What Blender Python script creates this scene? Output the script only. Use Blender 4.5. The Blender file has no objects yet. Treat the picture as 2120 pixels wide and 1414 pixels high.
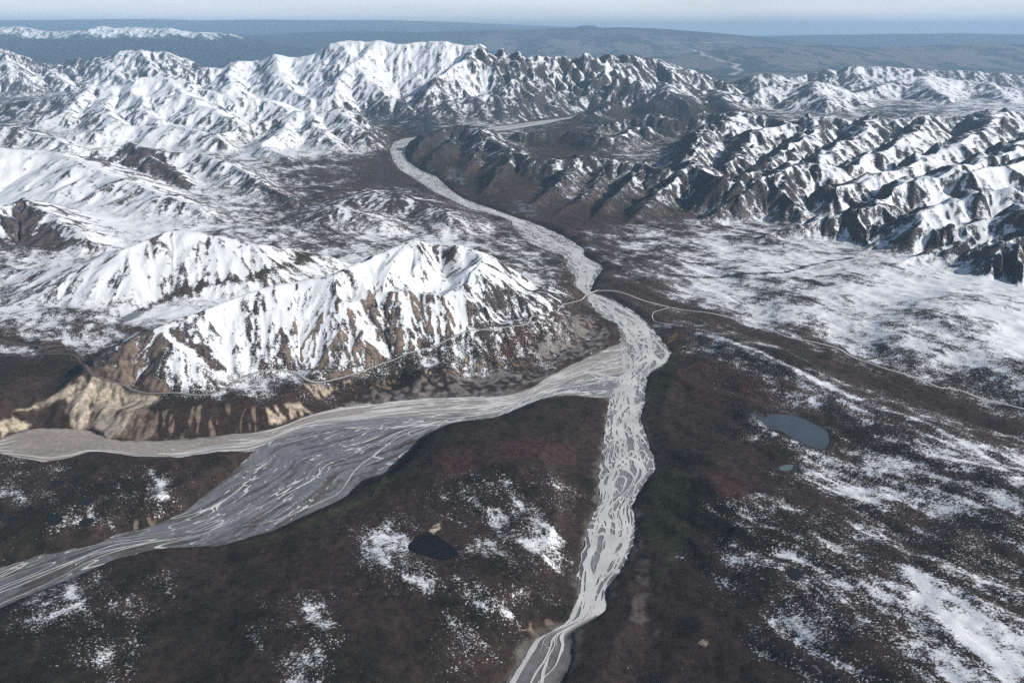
# Aerial view of a braided glacial river valley among snowy mountains.
# All terrain is a real height field in metres; x = right, y = away, z = up (z 0 = river at the bridge).
import bpy, math, numpy as np, time
T0 = time.time()
F = np.float32
CAM_Z = 1500.0
FPX = 1664.0
PITCH = math.radians(21.3)
CP, SP = math.cos(PITCH), math.sin(PITCH)
SUN_AZ, SUN_EL = math.radians(108.0), math.radians(30.0)     # azimuth from +y, clockwise; light comes from there
SUN_DIR = np.array([math.sin(SUN_AZ)*math.cos(SUN_EL), math.cos(SUN_AZ)*math.cos(SUN_EL), math.sin(SUN_EL)])

def log(*a): print('[%.1fs]' % (time.time()-T0), *a, flush=True)

# ------------------------------------------------------------------ surveying helpers
def ray(u, v):
    cx = (u-1060.0)/FPX; cy = (707.0-v)/FPX
    return cx, CP+cy*SP, -SP+cy*CP
def zb(y):                       # valley floor falls gently away from the viewer
    return np.maximum(45.0-0.0095*np.asarray(y, dtype=np.float64), -320.0)
def ground(u, v, h=0.0):         # sight line meets the surface h above the valley floor
    dx, dy, dz = ray(u, v)
    y = 3000.0
    for _ in range(40):
        t = (float(zb(y))+h-CAM_Z)/min(dz, -1e-4)
        y = 0.5*y+0.5*min(t*dy, 3e5)
    return (t*dx, t*dy, float(zb(t*dy))+h)
def atdist(u, v, Ykm):
    dx, dy, dz = ray(u, v)
    t = Ykm*1000.0/dy
    return (t*dx, t*dy, CAM_Z+t*dz)

# ------------------------------------------------------------------ noise
_rng = np.random.RandomState(7)
_ang = _rng.rand(256, 256)*2*np.pi
_GX, _GY = np.cos(_ang).astype(F), np.sin(_ang).astype(F)
_RJ = _rng.rand(256, 256, 2).astype(F)
def gnoise(x, y, seed=0):        # gradient noise about -1..1
    ix = np.floor(x); iy = np.floor(y)
    fx = (x-ix).astype(F); fy = (y-iy).astype(F)
    i = (ix.astype(np.int64)+seed*37) & 255; j = (iy.astype(np.int64)+seed*91) & 255
    i1 = (i+1) & 255; j1 = (j+1) & 255
    u = fx*fx*fx*(fx*(fx*6-15)+10); v = fy*fy*fy*(fy*(fy*6-15)+10)
    a = _GX[i, j]*fx+_GY[i, j]*fy
    b = _GX[i1, j]*(fx-1)+_GY[i1, j]*fy
    c = _GX[i, j1]*fx+_GY[i, j1]*(fy-1)
    d = _GX[i1, j1]*(fx-1)+_GY[i1, j1]*(fy-1)
    a = a+u*(b-a); c = c+u*(d-c)
    return (a+v*(c-a))*F(1.5)
def sstep(a, b, x):
    t = np.clip((x-a)/(b-a), 0, 1); return t*t*(3-2*t)

# ------------------------------------------------------------------ polar height field
NT, NR = 1441, 1873               # 1+ multiples of 4
TH = np.linspace(math.radians(-47), math.radians(47), NT)
LR = np.linspace(math.log(1180.0), math.log(240000.0), NR)
def grid(th, lr):
    r = np.exp(lr)[:, None]
    return (r*np.sin(th)[None, :]), (r*np.cos(th)[None, :])
def up(a, fr, ft):                # bilinear upsample of a coarse grid
    n0, n1 = a.shape
    i = np.linspace(0, n0-1, fr); k = np.minimum(i.astype(int), n0-2); f = (i-k)[:, None].astype(F)
    a = a[k]*(1-f)+a[k+1]*f
    i = np.linspace(0, n1-1, ft); k = np.minimum(i.astype(int), n1-2); f = (i-k)[None, :].astype(F)
    return (a[:, k]*(1-f)+a[:, k+1]*f).astype(F)

#RIDGES
# ---- ridge lines: (mountain, mode, side slope, profile power, [(u, v, height m | distance km)...])
RID = [
 # mountain above the road
 ('near','h',.60,1.1,[(60,868,45),(150,800,110),(185,768,150),(235,725,200),(300,690,235),(345,672,262),(470,625,305),(545,598,335),(610,583,345),(690,568,370),(740,545,395),(800,520,425),(845,500,455),(885,489,475),(925,497,455),(960,515,410),(1040,545,310),(1110,575,190),(1175,588,100),(1205,598,50)]),
 ('near','h',.62,1.0,[(840,508,445),(812,545,390),(795,570,345),(765,615,275),(725,672,195),(690,722,130),(655,772,75)]),
 ('near','h',.62,1.0,[(885,489,475),(900,540,390),(925,590,300),(960,640,190),(985,675,110)]),
 ('near','h',.62,1.0,[(960,515,410),(985,560,310),(1020,605,215),(1055,640,110)]),
 ('near','h',.62,1.0,[(1040,545,310),(1075,590,200),(1105,625,100)]),
 ('near','h',.62,1.0,[(325,680,250),(362,712,215),(400,750,160),(440,795,95)]),
 ('near','h',.62,1.0,[(610,583,345),(585,640,265),(575,700,175),(560,755,95)]),
 ('near','h',.60,1.0,[(800,520,425),(850,590,300),(865,650,200),(850,700,120)]),
 # second mountain behind it
 ('second','h',.46,1.1,[(20,560,130),(110,555,180),(165,543,225),(225,518,280),(262,511,300),(300,498,320),(330,488,335),(362,474,352),(400,482,340),(450,490,320),(520,502,280),(600,512,215),(655,528,140)]),
 ('second','h',.5,1.0,[(165,543,225),(130,580,170),(90,610,120)]),
 ('second','h',.5,1.0,[(262,511,300),(270,560,215),(300,610,120)]),
 ('second','h',.5,1.0,[(400,482,340),(430,530,240),(480,565,130)]),
 # left snow country
 ('snowfield','h',.36,1.1,[(-120,400,330),(-30,430,290),(20,425,280),(49,412,285),(80,428,260),(125,455,215),(180,492,160),(230,512,110)]),
 ('snowfield','h',.30,1.0,[(-150,300,420),(0,310,400),(76,310,390),(113,316,370),(180,345,310),(260,375,250),(340,408,190),(420,436,130)]),
 ('snowfield','Y',.42,1.1,[(120,345,8.3),(165,322,8.9),(196,310,9.1),(242,306,9.1),(268,298,9.2),(287,306,9.0),(325,312,8.9),(378,317,8.8),(423,321,8.7),(480,342,8.3),(560,388,7.5),(620,415,7.0)]),
 ('snowfield','Y',.40,1.0,[(268,298,9.2),(310,325,8.7),(350,350,8.3),(400,388,7.7)]),
 ('snowfield','Y',.40,1.1,[(-100,262,11.4),(0,268,11.2),(23,264,11.2),(49,264,11.2),(72,276,11),(102,281,10.9),(150,300,10.4)]),
 ('snowfield','Y',.40,1.1,[(150,283,11.2),(204,272,11.3),(234,262,11.5),(302,261,11.5),(359,261,11.4),(397,268,11.3),(434,280,11.0),(452,290,10.7)]),
 # ridge beyond the snow country
 ('longridge','Y',.44,1.1,[(-120,225,16),(0,222,15.6),(45,211,15.4),(113,204,15.2),(162,193,15.2),(193,179,15.2),(219,181,15.2),(242,181,15.1),(264,172,15.1),(302,162,15.1),(340,162,15.1),(378,170,15.0),(400,179,14.8),(453,196,14.6),(500,202,14.5),(544,200,14.6),(567,211,14.4),(604,229,14.0)]),
 ('longridge','Y',.44,1.0,[(264,172,15.1),(290,200,14.3),(300,230,13.5),(330,250,12.9)]),
 ('longridge','Y',.44,1.0,[(340,162,15.1),(390,200,14.0),(440,228,13.3),(490,252,12.6)]),
 ('longridge','Y',.44,1.0,[(193,179,15.2),(170,205,14.4),(130,235,13.5)]),
 ('longridge','Y',.44,1.0,[(242,181,15.1),(215,215,14.0),(230,245,13.0)]),
 # ridge left of the upper valley
 ('spur','Y',.44,1.1,[(440,285,11.2),(506,261,11.8),(529,251,12),(548,247,12),(582,241,12.1),(612,230,12.2),(642,230,12.2),(665,233,12.1),(699,227,12.1),(737,236,11.9),(763,248,11.7),(800,265,11.4)]),
 ('spur','Y',.44,1.0,[(612,230,12.2),(590,265,11.4),(540,300,10.5),(600,330,9.6)]),
 ('spur','Y',.44,1.0,[(642,230,12.2),(655,265,11.4),(690,295,10.7)]),
 ('spur','Y',.44,1.0,[(699,227,12.1),(740,262,11.4),(765,285,11.0)]),
 # knoll in the valley
 ('knoll','Y',.22,1.1,[(640,440,6.5),(690,420,6.8),(740,405,7.0),(780,396,7.1),(830,401,7.0),(890,420,6.8),(930,446,6.4)]),
 ('knoll','Y',.26,1.0,[(655,445,6.4),(700,432,6.45),(750,440,6.4),(790,456,6.25)]),
 # the big massif
 ('massif','Y',.52,1.2,[(340,170,18.2),(397,147,18.6),(427,138,18.8),(453,142,18.8),(491,127,19),(536,124,19),(574,110,19),(604,117,19),(635,113,19),(672,100,19),(699,86,19),(725,81,19),(755,87,19),(783,85,18.9),(813,91,18.8),(866,87,18.8),(896,86,18.7),(930,85,18.6),(957,93,18.5),(985,90,18.4),(1002,84,18.3),(1025,91,18.4),(1063,89,18.5),(1104,90,18.6),(1131,91,18.7),(1153,98,18.8),(1191,104,19),(1229,110,19.2),(1289,110,19.4),(1312,117,19.5),(1361,122,19.7),(1399,136,19.8),(1437,147,19.8),(1478,159,19.8),(1510,172,19.6)]),
 ('massif','Y',.55,1.0,[(574,110,19),(575,150,17.9),(600,185,16.8),(640,205,16.0)]),
 ('massif','Y',.55,1.0,[(699,86,19),(735,120,18),(760,160,17),(800,195,16.2),(850,222,15.6)]),
 ('massif','Y',.55,1.0,[(783,85,18.9),(745,120,17.9),(700,160,17.0),(690,190,16.2)]),
 ('massif','Y',.6,1.0,[(1002,84,18.3),(985,105,17.7),(930,140,16.9),(900,165,16.4),(890,195,15.9)]),
 ('massif','Y',.6,1.0,[(1002,84,18.3),(1025,120,17.5),(1050,155,16.8),(1090,190,16.2)]),
 ('massif','Y',.6,1.0,[(1104,90,18.6),(1130,125,17.7),(1180,160,17.0),(1230,192,16.5)]),
 ('massif','Y',.6,1.0,[(1229,110,19.2),(1260,140,18.3),(1320,170,17.6),(1330,195,17.2)]),
 ('massif','Y',.6,1.0,[(1361,122,19.7),(1390,155,18.7),(1400,180,18)]),
 ('massif','Y',.5,1.0,[(491,127,19),(470,155,18),(480,178,17.2)]),
 ('massif','Y',.3,1.0,[(930,205,15.8),(1010,195,16),(1080,203,15.9),(1150,214,15.6),(1210,225,15.3)]),
 # range at the left edge
 ('leftrange','Y',.48,1.1,[(-150,85,24),(-60,92,24),(0,100,24),(23,110,24),(49,115,24.2),(76,125,24.4),(98,130,24.6),(125,128,24.8),(162,119,25),(189,125,25),(211,117,25),(242,110,25),(264,102,25),(287,100,25),(313,106,25),(351,106,25),(374,117,25),(408,142,25)]),
 ('leftrange','Y',.5,1.0,[(0,100,24),(20,140,22.8),(60,175,21.8)]),
 ('leftrange','Y',.5,1.0,[(98,130,24.6),(120,160,23.2),(150,180,22.4)]),
 ('leftrange','Y',.5,1.0,[(211,117,25),(240,150,23.6),(270,172,22.7)]),
 ('leftrange','Y',.5,1.0,[(287,100,25),(320,140,23.8),(360,160,23.2)]),
 # hills right of the upper valley
 ('bank','Y',.42,1.0,[(835,310,10.3),(851,291,10.8),(881,278,11.2),(911,270,11.4),(934,261,11.6),(957,255,11.7),(979,261,11.5),(1002,270,11.2),(1010,284,10.7),(1040,302,10.0),(1063,313,9.6),(1093,325,9.1),(1127,329,8.9),(1157,332,8.8),(1206,325,8.9)]),
 ('bank',(230,50),.45,1.0,[(957,255),(940,285),(900,320),(880,345)]),
 ('bank',(215,40),.45,1.0,[(1010,284),(980,325),(950,365)]),
 ('bank',(205,40),.45,1.0,[(1063,313),(1030,360),(1000,400)]),
 ('bank',(200,30),.45,1.0,[(1206,325),(1170,365),(1130,400),(1080,430)]),
 ('bank',(210,30),.45,1.0,[(1206,325),(1251,336),(1278,334),(1240,375),(1190,420),(1140,452)]),
 ('bank',(220,230),.48,1.0,[(1278,334),(1335,338),(1353,347),(1387,357),(1414,351),(1437,340)]),
 ('bank',(220,30),.48,1.0,[(1335,338),(1310,375),(1260,420),(1220,455)]),
 ('bank',(230,30),.48,1.0,[(1414,351),(1380,395),(1330,435),(1290,462)]),
 ('bank',(160,180),.42,1.0,[(1080,275),(1180,272),(1240,285),(1280,285),(1320,265),(1340,268)]),
 # jagged hills on the right: 'r' = height runs from first to last value along the line
 ('jagged','Y',.5,1.0,[(1240,262,13.1),(1320,243,13.4),(1350,240,13.4),(1396,246,13.2),(1445,240,13.2),(1479,240,13.1),(1509,236,13),(1539,235,12.9),(1562,244,12.7),(1607,251,12.5),(1641,256,12.4),(1683,246,12.5),(1709,246,12.5),(1773,253,12.3),(1803,248,12.4),(1841,251,12.4),(1868,247,12.5),(1962,245,12.6),(2015,246,12.6),(2038,238,12.8),(2120,234,13),(2240,232,13)]),
 ('jagged',(330,220),.52,1.0,[(1531,242),(1501,261),(1482,263),(1464,264),(1450,285),(1437,318),(1420,350)]),
 ('jagged',(340,230),.52,1.0,[(1640,262),(1600,272),(1569,276),(1562,291),(1547,310),(1524,329),(1500,345)]),
 ('jagged',(360,260),.52,1.0,[(1683,250),(1690,275),(1660,300),(1620,320),(1590,345)]),
 ('jagged',(380,270),.52,1.0,[(1800,252),(1790,280),(1740,300),(1700,330),(1690,350)]),
 ('jagged',(400,280),.52,1.0,[(1920,247),(1900,280),(1850,305),(1790,330),(1760,352)]),
 ('jagged',(430,240),.52,1.0,[(2060,238),(2040,275),(1990,300),(1930,325),(1880,350),(1800,372),(1740,392)]),
 ('jagged',(430,300),.52,1.0,[(2180,280),(2110,310),(2050,335),(1990,355),(1930,372)]),
 ('jagged',(250,320),.54,1.0,[(1437,340),(1456,351),(1482,366),(1509,378),(1532,371),(1562,359),(1584,353),(1622,361),(1641,350),(1660,347),(1698,347)]),
 ('jagged',(320,50),.56,1.0,[(1641,350),(1584,374),(1547,397),(1516,419),(1482,440),(1433,456)]),
 ('jagged',(310,80),.58,1.0,[(1622,361),(1612,390),(1640,425),(1655,455)]),
 ('jagged',(260,50),.56,1.0,[(1509,378),(1470,405),(1420,440)]),
 ('jagged',(270,60),.56,1.0,[(1437,340),(1400,372),(1350,410),(1310,440)]),
 ('jagged',(420,60),.54,1.0,[(2160,330),(2080,350),(2000,362),(1950,368),(1909,374),(1887,381),(1849,400),(1811,431),(1769,441),(1735,449),(1713,453),(1679,465),(1641,472),(1607,480),(1570,498)]),
 ('jagged',(225,55),.60,1.0,[(1769,441),(1785,480),(1803,525)]),
 ('jagged',(255,80),.58,1.0,[(1825,425),(1850,460),(1885,492)]),
 ('jagged',(400,90),.52,1.0,[(2200,420),(2120,440),(2060,452),(2000,470),(1950,480),(1909,489),(1850,512)]),
 ('jagged',(420,240),.52,1.0,[(2100,395),(2030,405),(1960,425),(1900,445),(1860,452)]),
 ('jagged',(330,90),.52,1.0,[(2260,470),(2180,480),(2120,490),(2087,500),(2060,497),(2011,506),(1962,517),(1900,530),(1860,545)]),
 ('jagged',(250,80),.60,1.0,[(2087,500),(2060,540),(2025,580)]),
 ('jagged',(250,90),.60,1.0,[(2087,500),(2105,545),(2110,590)]),
 # far right mountains
 ('farright','Y',.40,1.1,[(1215,235,17.0),(1260,210,17.3),(1320,182,17.6),(1343,174,17.7),(1377,170,17.7),(1403,174,17.7),(1433,182,17.7),(1448,186,17.7),(1482,185,17.8),(1509,189,17.8),(1547,208,17.2)]),
 ('farright','Y',.40,1.1,[(1530,215,17),(1581,181,17.8),(1615,181,18),(1649,174,18),(1683,168,18),(1698,174,18),(1713,170,18),(1732,181,17.8),(1754,196,17.4),(1790,210,17)]),
 ('farright','Y',.36,1.1,[(1490,182,21.5),(1520,171,22),(1550,161,22),(1581,149,22),(1605,156,22),(1640,166,22.5)]),
 ('farright','Y',.36,1.1,[(1645,162,23.5),(1668,155,24),(1713,142,24),(1735,151,24),(1766,136,24),(1792,140,24),(1822,138,24),(1849,140,24),(1887,142,24),(1924,145,24),(1962,149,24),(2000,145,24),(2038,151,24),(2075,151,24),(2120,155,24),(2220,158,24)]),
 ('farright','Y',.30,1.1,[(1740,205,18.2),(1773,194,19),(1849,170,20),(1909,159,20.4),(1962,162,20.4),(2000,166,20.3),(2038,174,20),(2075,181,19.8),(2120,191,19.4),(2220,200,19)]),
 ('farright','Y',.34,1.0,[(1909,159,20.4),(1930,185,18.8),(1960,205,17.8),(1990,222,17)]),
 ('farright','Y',.34,1.0,[(1683,168,18),(1690,195,16.9),(1720,215,16.2)]),
 ('farright','Y',.34,1.0,[(2050,176,20),(2080,200,18.4),(2100,220,17.4)]),
 ('farright','Y',.34,1.0,[(1377,170,17.7),(1400,200,16.6),(1430,222,15.9)]),
 ('farright','Y',.34,1.0,[(1482,185,17.8),(1500,210,16.6),(1520,228,15.9)]),
 # snowy range on the left horizon
 ('horizonrange','Y',.20,1.1,[(-160,60,58),(-60,62,58),(0,57,58),(38,55,58),(75,66,58),(121,66,58),(181,63,58),(215,54,58),(242,58,58),(276,55,58),(321,60,58),(351,58,58),(378,67,58),(434,67,58),(472,72,58)]),
 ('horizonrange','Y',.09,1.0,[(-160,78,52),(0,80,52),(130,82,52),(300,80,52),(430,84,52),(520,90,52)]),
 # blue hills on the horizon
 ('bluehills','Y',.07,1.0,[(430,74,70),(540,73,72),(700,67,74),(757,65,74),(813,67,74),(881,68,74),(927,68,74),(976,64,74),(1021,64,74),(1051,62,74),(1078,65,74),(1134,66,74),(1172,61,74),(1199,59,74),(1251,62,74),(1282,58,74),(1323,62,74),(1361,66,74),(1399,72,74),(1437,77,74),(1500,83,74)]),
 ('bluehills','Y',.40,1.0,[(1199,60,73.5),(1216,53,73.5),(1233,60,73.5)]),
 ('bluehills','Y',.04,1.0,[(-160,46,140),(100,43,140),(280,41,140),(420,44,140),(560,42,140),(760,43,140),(900,48,140),(1050,54,140),(1200,60,140)]),
 ('lowhills','Y',.09,1.0,[(1560,101,48),(1622,97,50),(1700,95,50),(1780,99,50),(1850,97,50),(1930,103,50)]),
 ('lowhills','Y',.11,1.0,[(1900,104,52),(1924,99,52),(1947,94,52),(1981,95,52),(2030,92,52),(2075,94,52),(2120,92,52),(2220,95,52)]),
 ('lowhills','Y',.05,1.0,[(1700,73,95),(1850,71,95),(2000,70,95),(2120,72,95),(2220,74,95)]),
 # low swells of the tundra
 ('ground','h',.16,1.0,[(1410,680,35),(1440,690,52),(1500,705,62),(1600,740,72),(1680,780,80),(1780,828,86),(1900,880,92),(2020,950,104),(2140,1020,120)]),
 ('ground','h',.14,1.0,[(1340,960,46),(1420,1000,62),(1500,1035,72),(1600,1080,84),(1700,1120,92),(1830,1180,105),(1920,1240,116),(2020,1330,130),(2100,1400,140)]),
 ('ground','h',.15,1.0,[(840,975,30),(950,955,62),(1050,950,76),(1150,960,70),(1200,985,48)]),
 ('ground','h',.15,1.0,[(790,1080,52),(830,1170,68),(900,1200,72),(1000,1200,70),(1100,1245,62)]),
 ('ground','h',.15,1.0,[(60,1330,64),(150,1260,62),(250,1230,60),(345,1225,52)]),
 ('ground','h',.15,1.0,[(540,1250,62),(600,1290,78),(650,1340,84),(690,1400,88)]),
 ('ground','h',.15,1.0,[(0,1060,52),(100,1090,60),(200,1070,58),(350,1030,52),(440,985,42)]),
 ('ground','h',.18,1.0,[(0,800,98),(60,840,80),(90,870,55)]),
]
GROUPS = ['ground','near','second','snowfield','longridge','spur','knoll','massif','leftrange','bank','jagged','farright','horizonrange','bluehills','lowhills']

# ---- general height of the ground above the valley floor (u, v, metres)
BASE = [(60,1000,44),(250,1000,48),(430,970,34),(100,1100,44),(300,1060,38),(40,1140,26),(100,1350,66),(400,1300,56),(600,1300,62),(700,1150,52),
 (900,1100,44),(1100,1000,52),(1150,1150,50),(1000,1300,46),(900,1000,48),(1000,900,40),(1150,880,36),(1190,845,14),(750,1400,60),(1100,1250,36),
 (500,1200,34),(400,1170,12),(1400,850,24),(1385,1000,18),(1500,950,54),(1430,1100,34),(1700,1000,62),(1600,1150,66),(1900,1000,76),(2050,1000,90),
 (1500,1300,48),(1800,1300,90),(2050,1300,118),(2100,1150,108),(1350,1250,10),(1300,1350,9),(1450,1400,40),(1640,890,58),(1500,740,30),(1400,650,18),(1600,765,36),
 (1700,790,40),(1850,860,44),(2080,930,54),(1500,655,26),(1750,730,42),(2000,815,54),(1400,560,26),(1500,620,36),(1600,560,60),(1800,600,88),(2000,650,128),
 (2100,750,112),(1900,700,92),(1700,650,62),(1300,500,18),(1350,470,36),(1250,450,26),(900,420,12),(800,350,22),(700,330,55),(750,390,28),(600,460,60),
 (650,400,60),(500,470,72),(400,440,80),(1000,480,18),(850,470,26),(1100,540,16),(1150,600,14),(300,640,78),(500,590,74),(700,530,52),(100,680,84),(200,690,80),
 (20,720,82),(20,780,90),(100,820,74),(150,650,84),(800,812,5),(1000,792,5),(1150,745,6),(1200,690,8),(1130,655,26),(1000,740,52),(1080,733,40),(900,760,56),(750,790,64),
 (600,790,80),(450,830,80),(330,840,74),(1000,690,66),(1100,650,40),(1110,770,5),(100,190,30),(400,150,30),(1000,260,8),(1200,240,2),(1300,250,30),(1600,235,70),(1900,225,120),
 (2100,225,120),(1500,150,0),(2000,120,0),(1000,105,0),(500,95,40),(1300,100,0),(250,90,60),(700,85,0),(1700,110,0),(1450,600,22),(560,330,70),(250,450,80),(60,530,90),(300,540,80)]
RUG = [(1350,300,70),(1500,300,150),(1700,320,190),(1900,330,190),(2080,350,190),(1600,420,90),(1800,420,150),(2000,420,180),(1400,420,50),(2080,270,150),(1750,265,110),(1950,265,130),
 (1900,480,60),(2080,460,100),(1200,380,30),(1600,560,0),(1300,500,0),(1900,600,0),(2080,600,10),(100,300,80),(300,350,60),(200,400,50),(500,350,30),(60,500,20),(300,240,80),(700,280,30),
 (850,400,0),(850,330,0),(1000,600,0),(300,640,0),(700,530,0),(800,800,0),(300,1100,0),(1000,1100,0),(1600,1100,0),(2000,900,0),(700,160,100),(1000,160,70),(1300,150,50),(1000,260,0),(1450,205,60),
 (1700,200,70),(1950,190,80),(100,140,120),(300,140,100),(300,190,0),(1500,120,0),(1000,100,0),(250,75,60),(800,90,0),(2000,110,0)]

# ---- river beds: pairs of opposite bank points, far to near
MAIN = [(866,283,866,286),(835,287,850,294),(813,295,842,305),(806,310,840,316),(810,329,846,335),(825,351,870,352),(862,374,904,366),(896,397,925,386),(934,415,957,410),
 (972,434,1002,427),(1013,442,1040,440),(1055,457,1078,453),(1063,472,1115,466),(1093,502,1153,482),(1125,517,1190,503),(1153,524,1212,517),(1172,538,1211,531),(1170,553,1245,549),
 (1180,563,1250,558),(1191,574,1235,578),(1187,591,1228,592),(1213,611,1224,604),(1218,626,1244,612),(1229,640,1270,621),(1251,659,1304,640),(1278,674,1335,663),(1282,697,1365,697),
 (1285,735,1391,731),(1285,765,1376,754),(1275,795,1346,774),(1262,822,1338,803),(1258,850,1335,838),(1251,890,1328,862),(1248,923,1336,895),(1240,969,1351,942),(1240,1000,1355,972),
 (1236,1050,1336,1000),(1225,1075,1310,1045),(1214,1095,1319,1092),(1206,1137,1312,1130),(1193,1190,1289,1176),(1195,1231,1256,1221),(1180,1270,1252,1262),(1165,1292,1229,1281),
 (1108,1322,1182,1310),(1090,1347,1183,1335),(1065,1380,1180,1368),(1040,1420,1160,1410),(1010,1470,1140,1460)]
WEST = [(1300,705,1300,826),(1259,720,1240,824),(1229,735,1168,819),(1168,761,1115,829),(1134,780,1070,848),(1100,803,1032,862),(1040,818,983,868),(964,822,930,876),(880,824,860,885),
 (749,837,760,890),(700,844,680,893),(642,859,600,905),(560,888,520,936),(453,901,453,941),(340,912,378,953),(234,910,314,949),(181,890,196,941),(120,886,151,953),(76,886,100,960),(38,893,57,953),(0,908,0,945),(-90,925,-90,950)]
SWB = [(1000,853,1032,866),(900,868,934,878),(800,880,870,908),(720,890,835,945),(620,900,800,980),(540,920,755,993),(514,945,718,1031),(470,985,661,1057),(420,1025,567,1099),(370,1065,453,1132),
 (295,1095,330,1140),(189,1114,234,1162),(76,1148,120,1212),(0,1175,0,1265),(-90,1205,-90,1320)]
FARR = [(1214,234,1204,241),(1180,242,1190,249),(1080,255,1120,259),(1015,264,1060,269),(975,270,1015,274)]
RIVERS = [('main',MAIN),('west',WEST),('south',SWB),('far',FARR)]

POND = [('lake',[(1555,855),(1585,864),(1600,857),(1640,860),(1670,870),(1700,885),(1717,900),(1712,925),(1690,927),(1660,915),(1640,905),(1620,893),(1590,885),(1575,870)],58,'blue'),
 ('tarn',[(1612,966),(1625,962),(1640,961),(1642,969),(1630,974),(1616,972)],62,'pale'),
 ('tarn',[(1625,1180),(1640,1174),(1658,1180),(1663,1192),(1652,1202),(1635,1197)],66,'dark'),
 ('lake',[(845,1128),(858,1113),(880,1102),(900,1106),(925,1122),(948,1140),(945,1152),(915,1158),(880,1150),(848,1140)],40,'black'),
 ('tarn',[(103,1000),(112,993),(128,992),(134,998),(124,1004),(108,1006)],44,'blue2'),
 ('tarn',[(166,1038),(175,1031),(190,1031),(193,1038),(180,1044),(168,1043)],44,'blue2'),
 ('tarn',[(320,980),(325,972),(334,974),(334,982),(325,986)],48,'blue2'),
 ('tarn',[(94,1072),(104,1063),(124,1064),(130,1076),(118,1086),(100,1083)],44,'black'),
 ('tarn',[(163,1080),(175,1072),(195,1073),(193,1082),(178,1090),(165,1088)],44,'blue2'),
 ('tarn',[(8,1073),(18,1067),(32,1069),(30,1077),(15,1080)],40,'blue2'),
 ('lake',[(253,660),(265,650),(285,645),(300,643),(290,652),(275,661),(258,665)],80,'ice'),
]
ROAD = [(-60,690),(0,702),(23,709),(50,713),(79,716),(83,722),(74,729),(90,732),(140,733),(160,741),(178,757),(196,778),(227,789),(261,796),(272,808),(314,814),(363,812),(400,817),(438,816),(468,803),(491,786),(536,769),(578,767),(612,771),(635,785),(657,791),(699,784),
 (750,769),(813,750),(881,723),(927,701),(964,684),(1000,681),(1040,678),(1080,673),(1097,664),(1100,656),(1134,648),(1161,634),(1190,624),(1214,614)]
ROAD2 = [(1234,604),(1244,601),(1266,601),(1285,605),(1304,611),(1342,625),(1387,636),(1440,645),(1500,655),(1528,659),(1554,669),(1592,682),(1633,698),(1683,708),(1735,721),(1762,738),(1800,752),(1841,765),(1909,787),(1943,801),(1960,803),(1981,806),(2000,812),(2019,821),(2056,831),(2120,846),(2180,862)]
TRACK = [(1386,637),(1370,641),(1354,646),(1350,655),(1358,667),(1385,671),(1414,675)]

#SNOW  cover seen from the air, one row per 50 px of the survey picture, one digit per 80 px
SNOW = {
 125:"866651788888766442000011100",175:"552786878888654323305625765",225:"137877869521100000012342466",
 100:"730440057888865430000001111",150:"886641588888765421002247322",200:"116898888876432111127767777",250:"567666768611410001253544655",
 300:"657776588400130032546567766",350:"998548742100001222424667888",400:"888865631141000212233765888",450:"528987523431110001124574878",
 500:"524799863368730135565656776",550:"668999875898975015578888855",600:"768887799888864001678699998",650:"887678888787753101158888899",
 700:"246278877766632100221257889",750:"000168764732331000113114677",800:"000015432000000000011311026",850:"000000000000000000011012101",
 900:"000000000000000000002113432",950:"110000000000000000000324354",1000:"220231000000224000000334355",1050:"022240000002233000133124445",
 1100:"033000000141024000024332344",1150:"010000000052223000122532343",1200:"012230000033220000023423654",1250:"044110024000342000013512776",
 1300:"022200024000320000003453587",1350:"003200003000220000002344467",1400:"000200003000100000000233446"}
#STROKES  snow lines: (width m, strength, pts)
SLINE = [(14,1.1,[(1445,690),(1500,703),(1555,722),(1610,745),(1680,782),(1740,808),(1775,826)]),(16,.9,[(1830,850),(1900,870),(1960,900),(2040,945),(2110,1000)]),
 (10,.9,[(1900,1205),(1935,1250),(1990,1310),(2060,1380),(2120,1440)]),(10,.9,[(1905,1200),(1990,1250),(2060,1290),(2120,1330)]),(14,.8,[(1560,862),(1590,890),(1640,915),(1690,945)]),
 (10,.7,[(1690,980),(1730,1000),(1790,1030),(1830,1045)]),(9,.8,[(775,1120),(790,1150),(830,1190),(870,1208)]),(8,.7,[(1110,1075),(1150,1105),(1180,1125)]),
 (8,.8,[(600,1275),(620,1300),(650,1325),(665,1370)]),(8,.7,[(95,1280),(150,1255),(190,1235)]),(8,.7,[(330,1220),(350,1215),(345,1235)]),(7,.7,[(300,1035),(330,1025),(350,1030)]),(7,.7,[(60,1115),(120,1090),(160,1080)]),
 (8,.7,[(1640,1010),(1480,1060)]),(9,.6,[(1480,1030),(1560,1080),(1640,1100),(1700,1130)]),(7,.8,[(1100,998),(1130,1000),(1160,1010)]),(12,.7,[(1560,1140),(1700,1160),(1780,1200),(1840,1230)]),
 (-40,-1.2,[(1320,600),(1420,640),(1520,675),(1620,712),(1720,760),(1840,800),(1960,850),(2080,890)]),(-14,-1.0,[(1400,570),(1500,573),(1600,565),(1700,545),(1760,535)]),
 (-22,-1.1,[(1680,580),(1700,590),(1720,590)]),(-14,-.9,[(1440,545),(1480,547)]),(-25,-1.0,[(250,665),(330,625),(430,590),(560,560),(700,530)]),(-30,-1.0,[(0,700),(100,720),(140,733)])]
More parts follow.
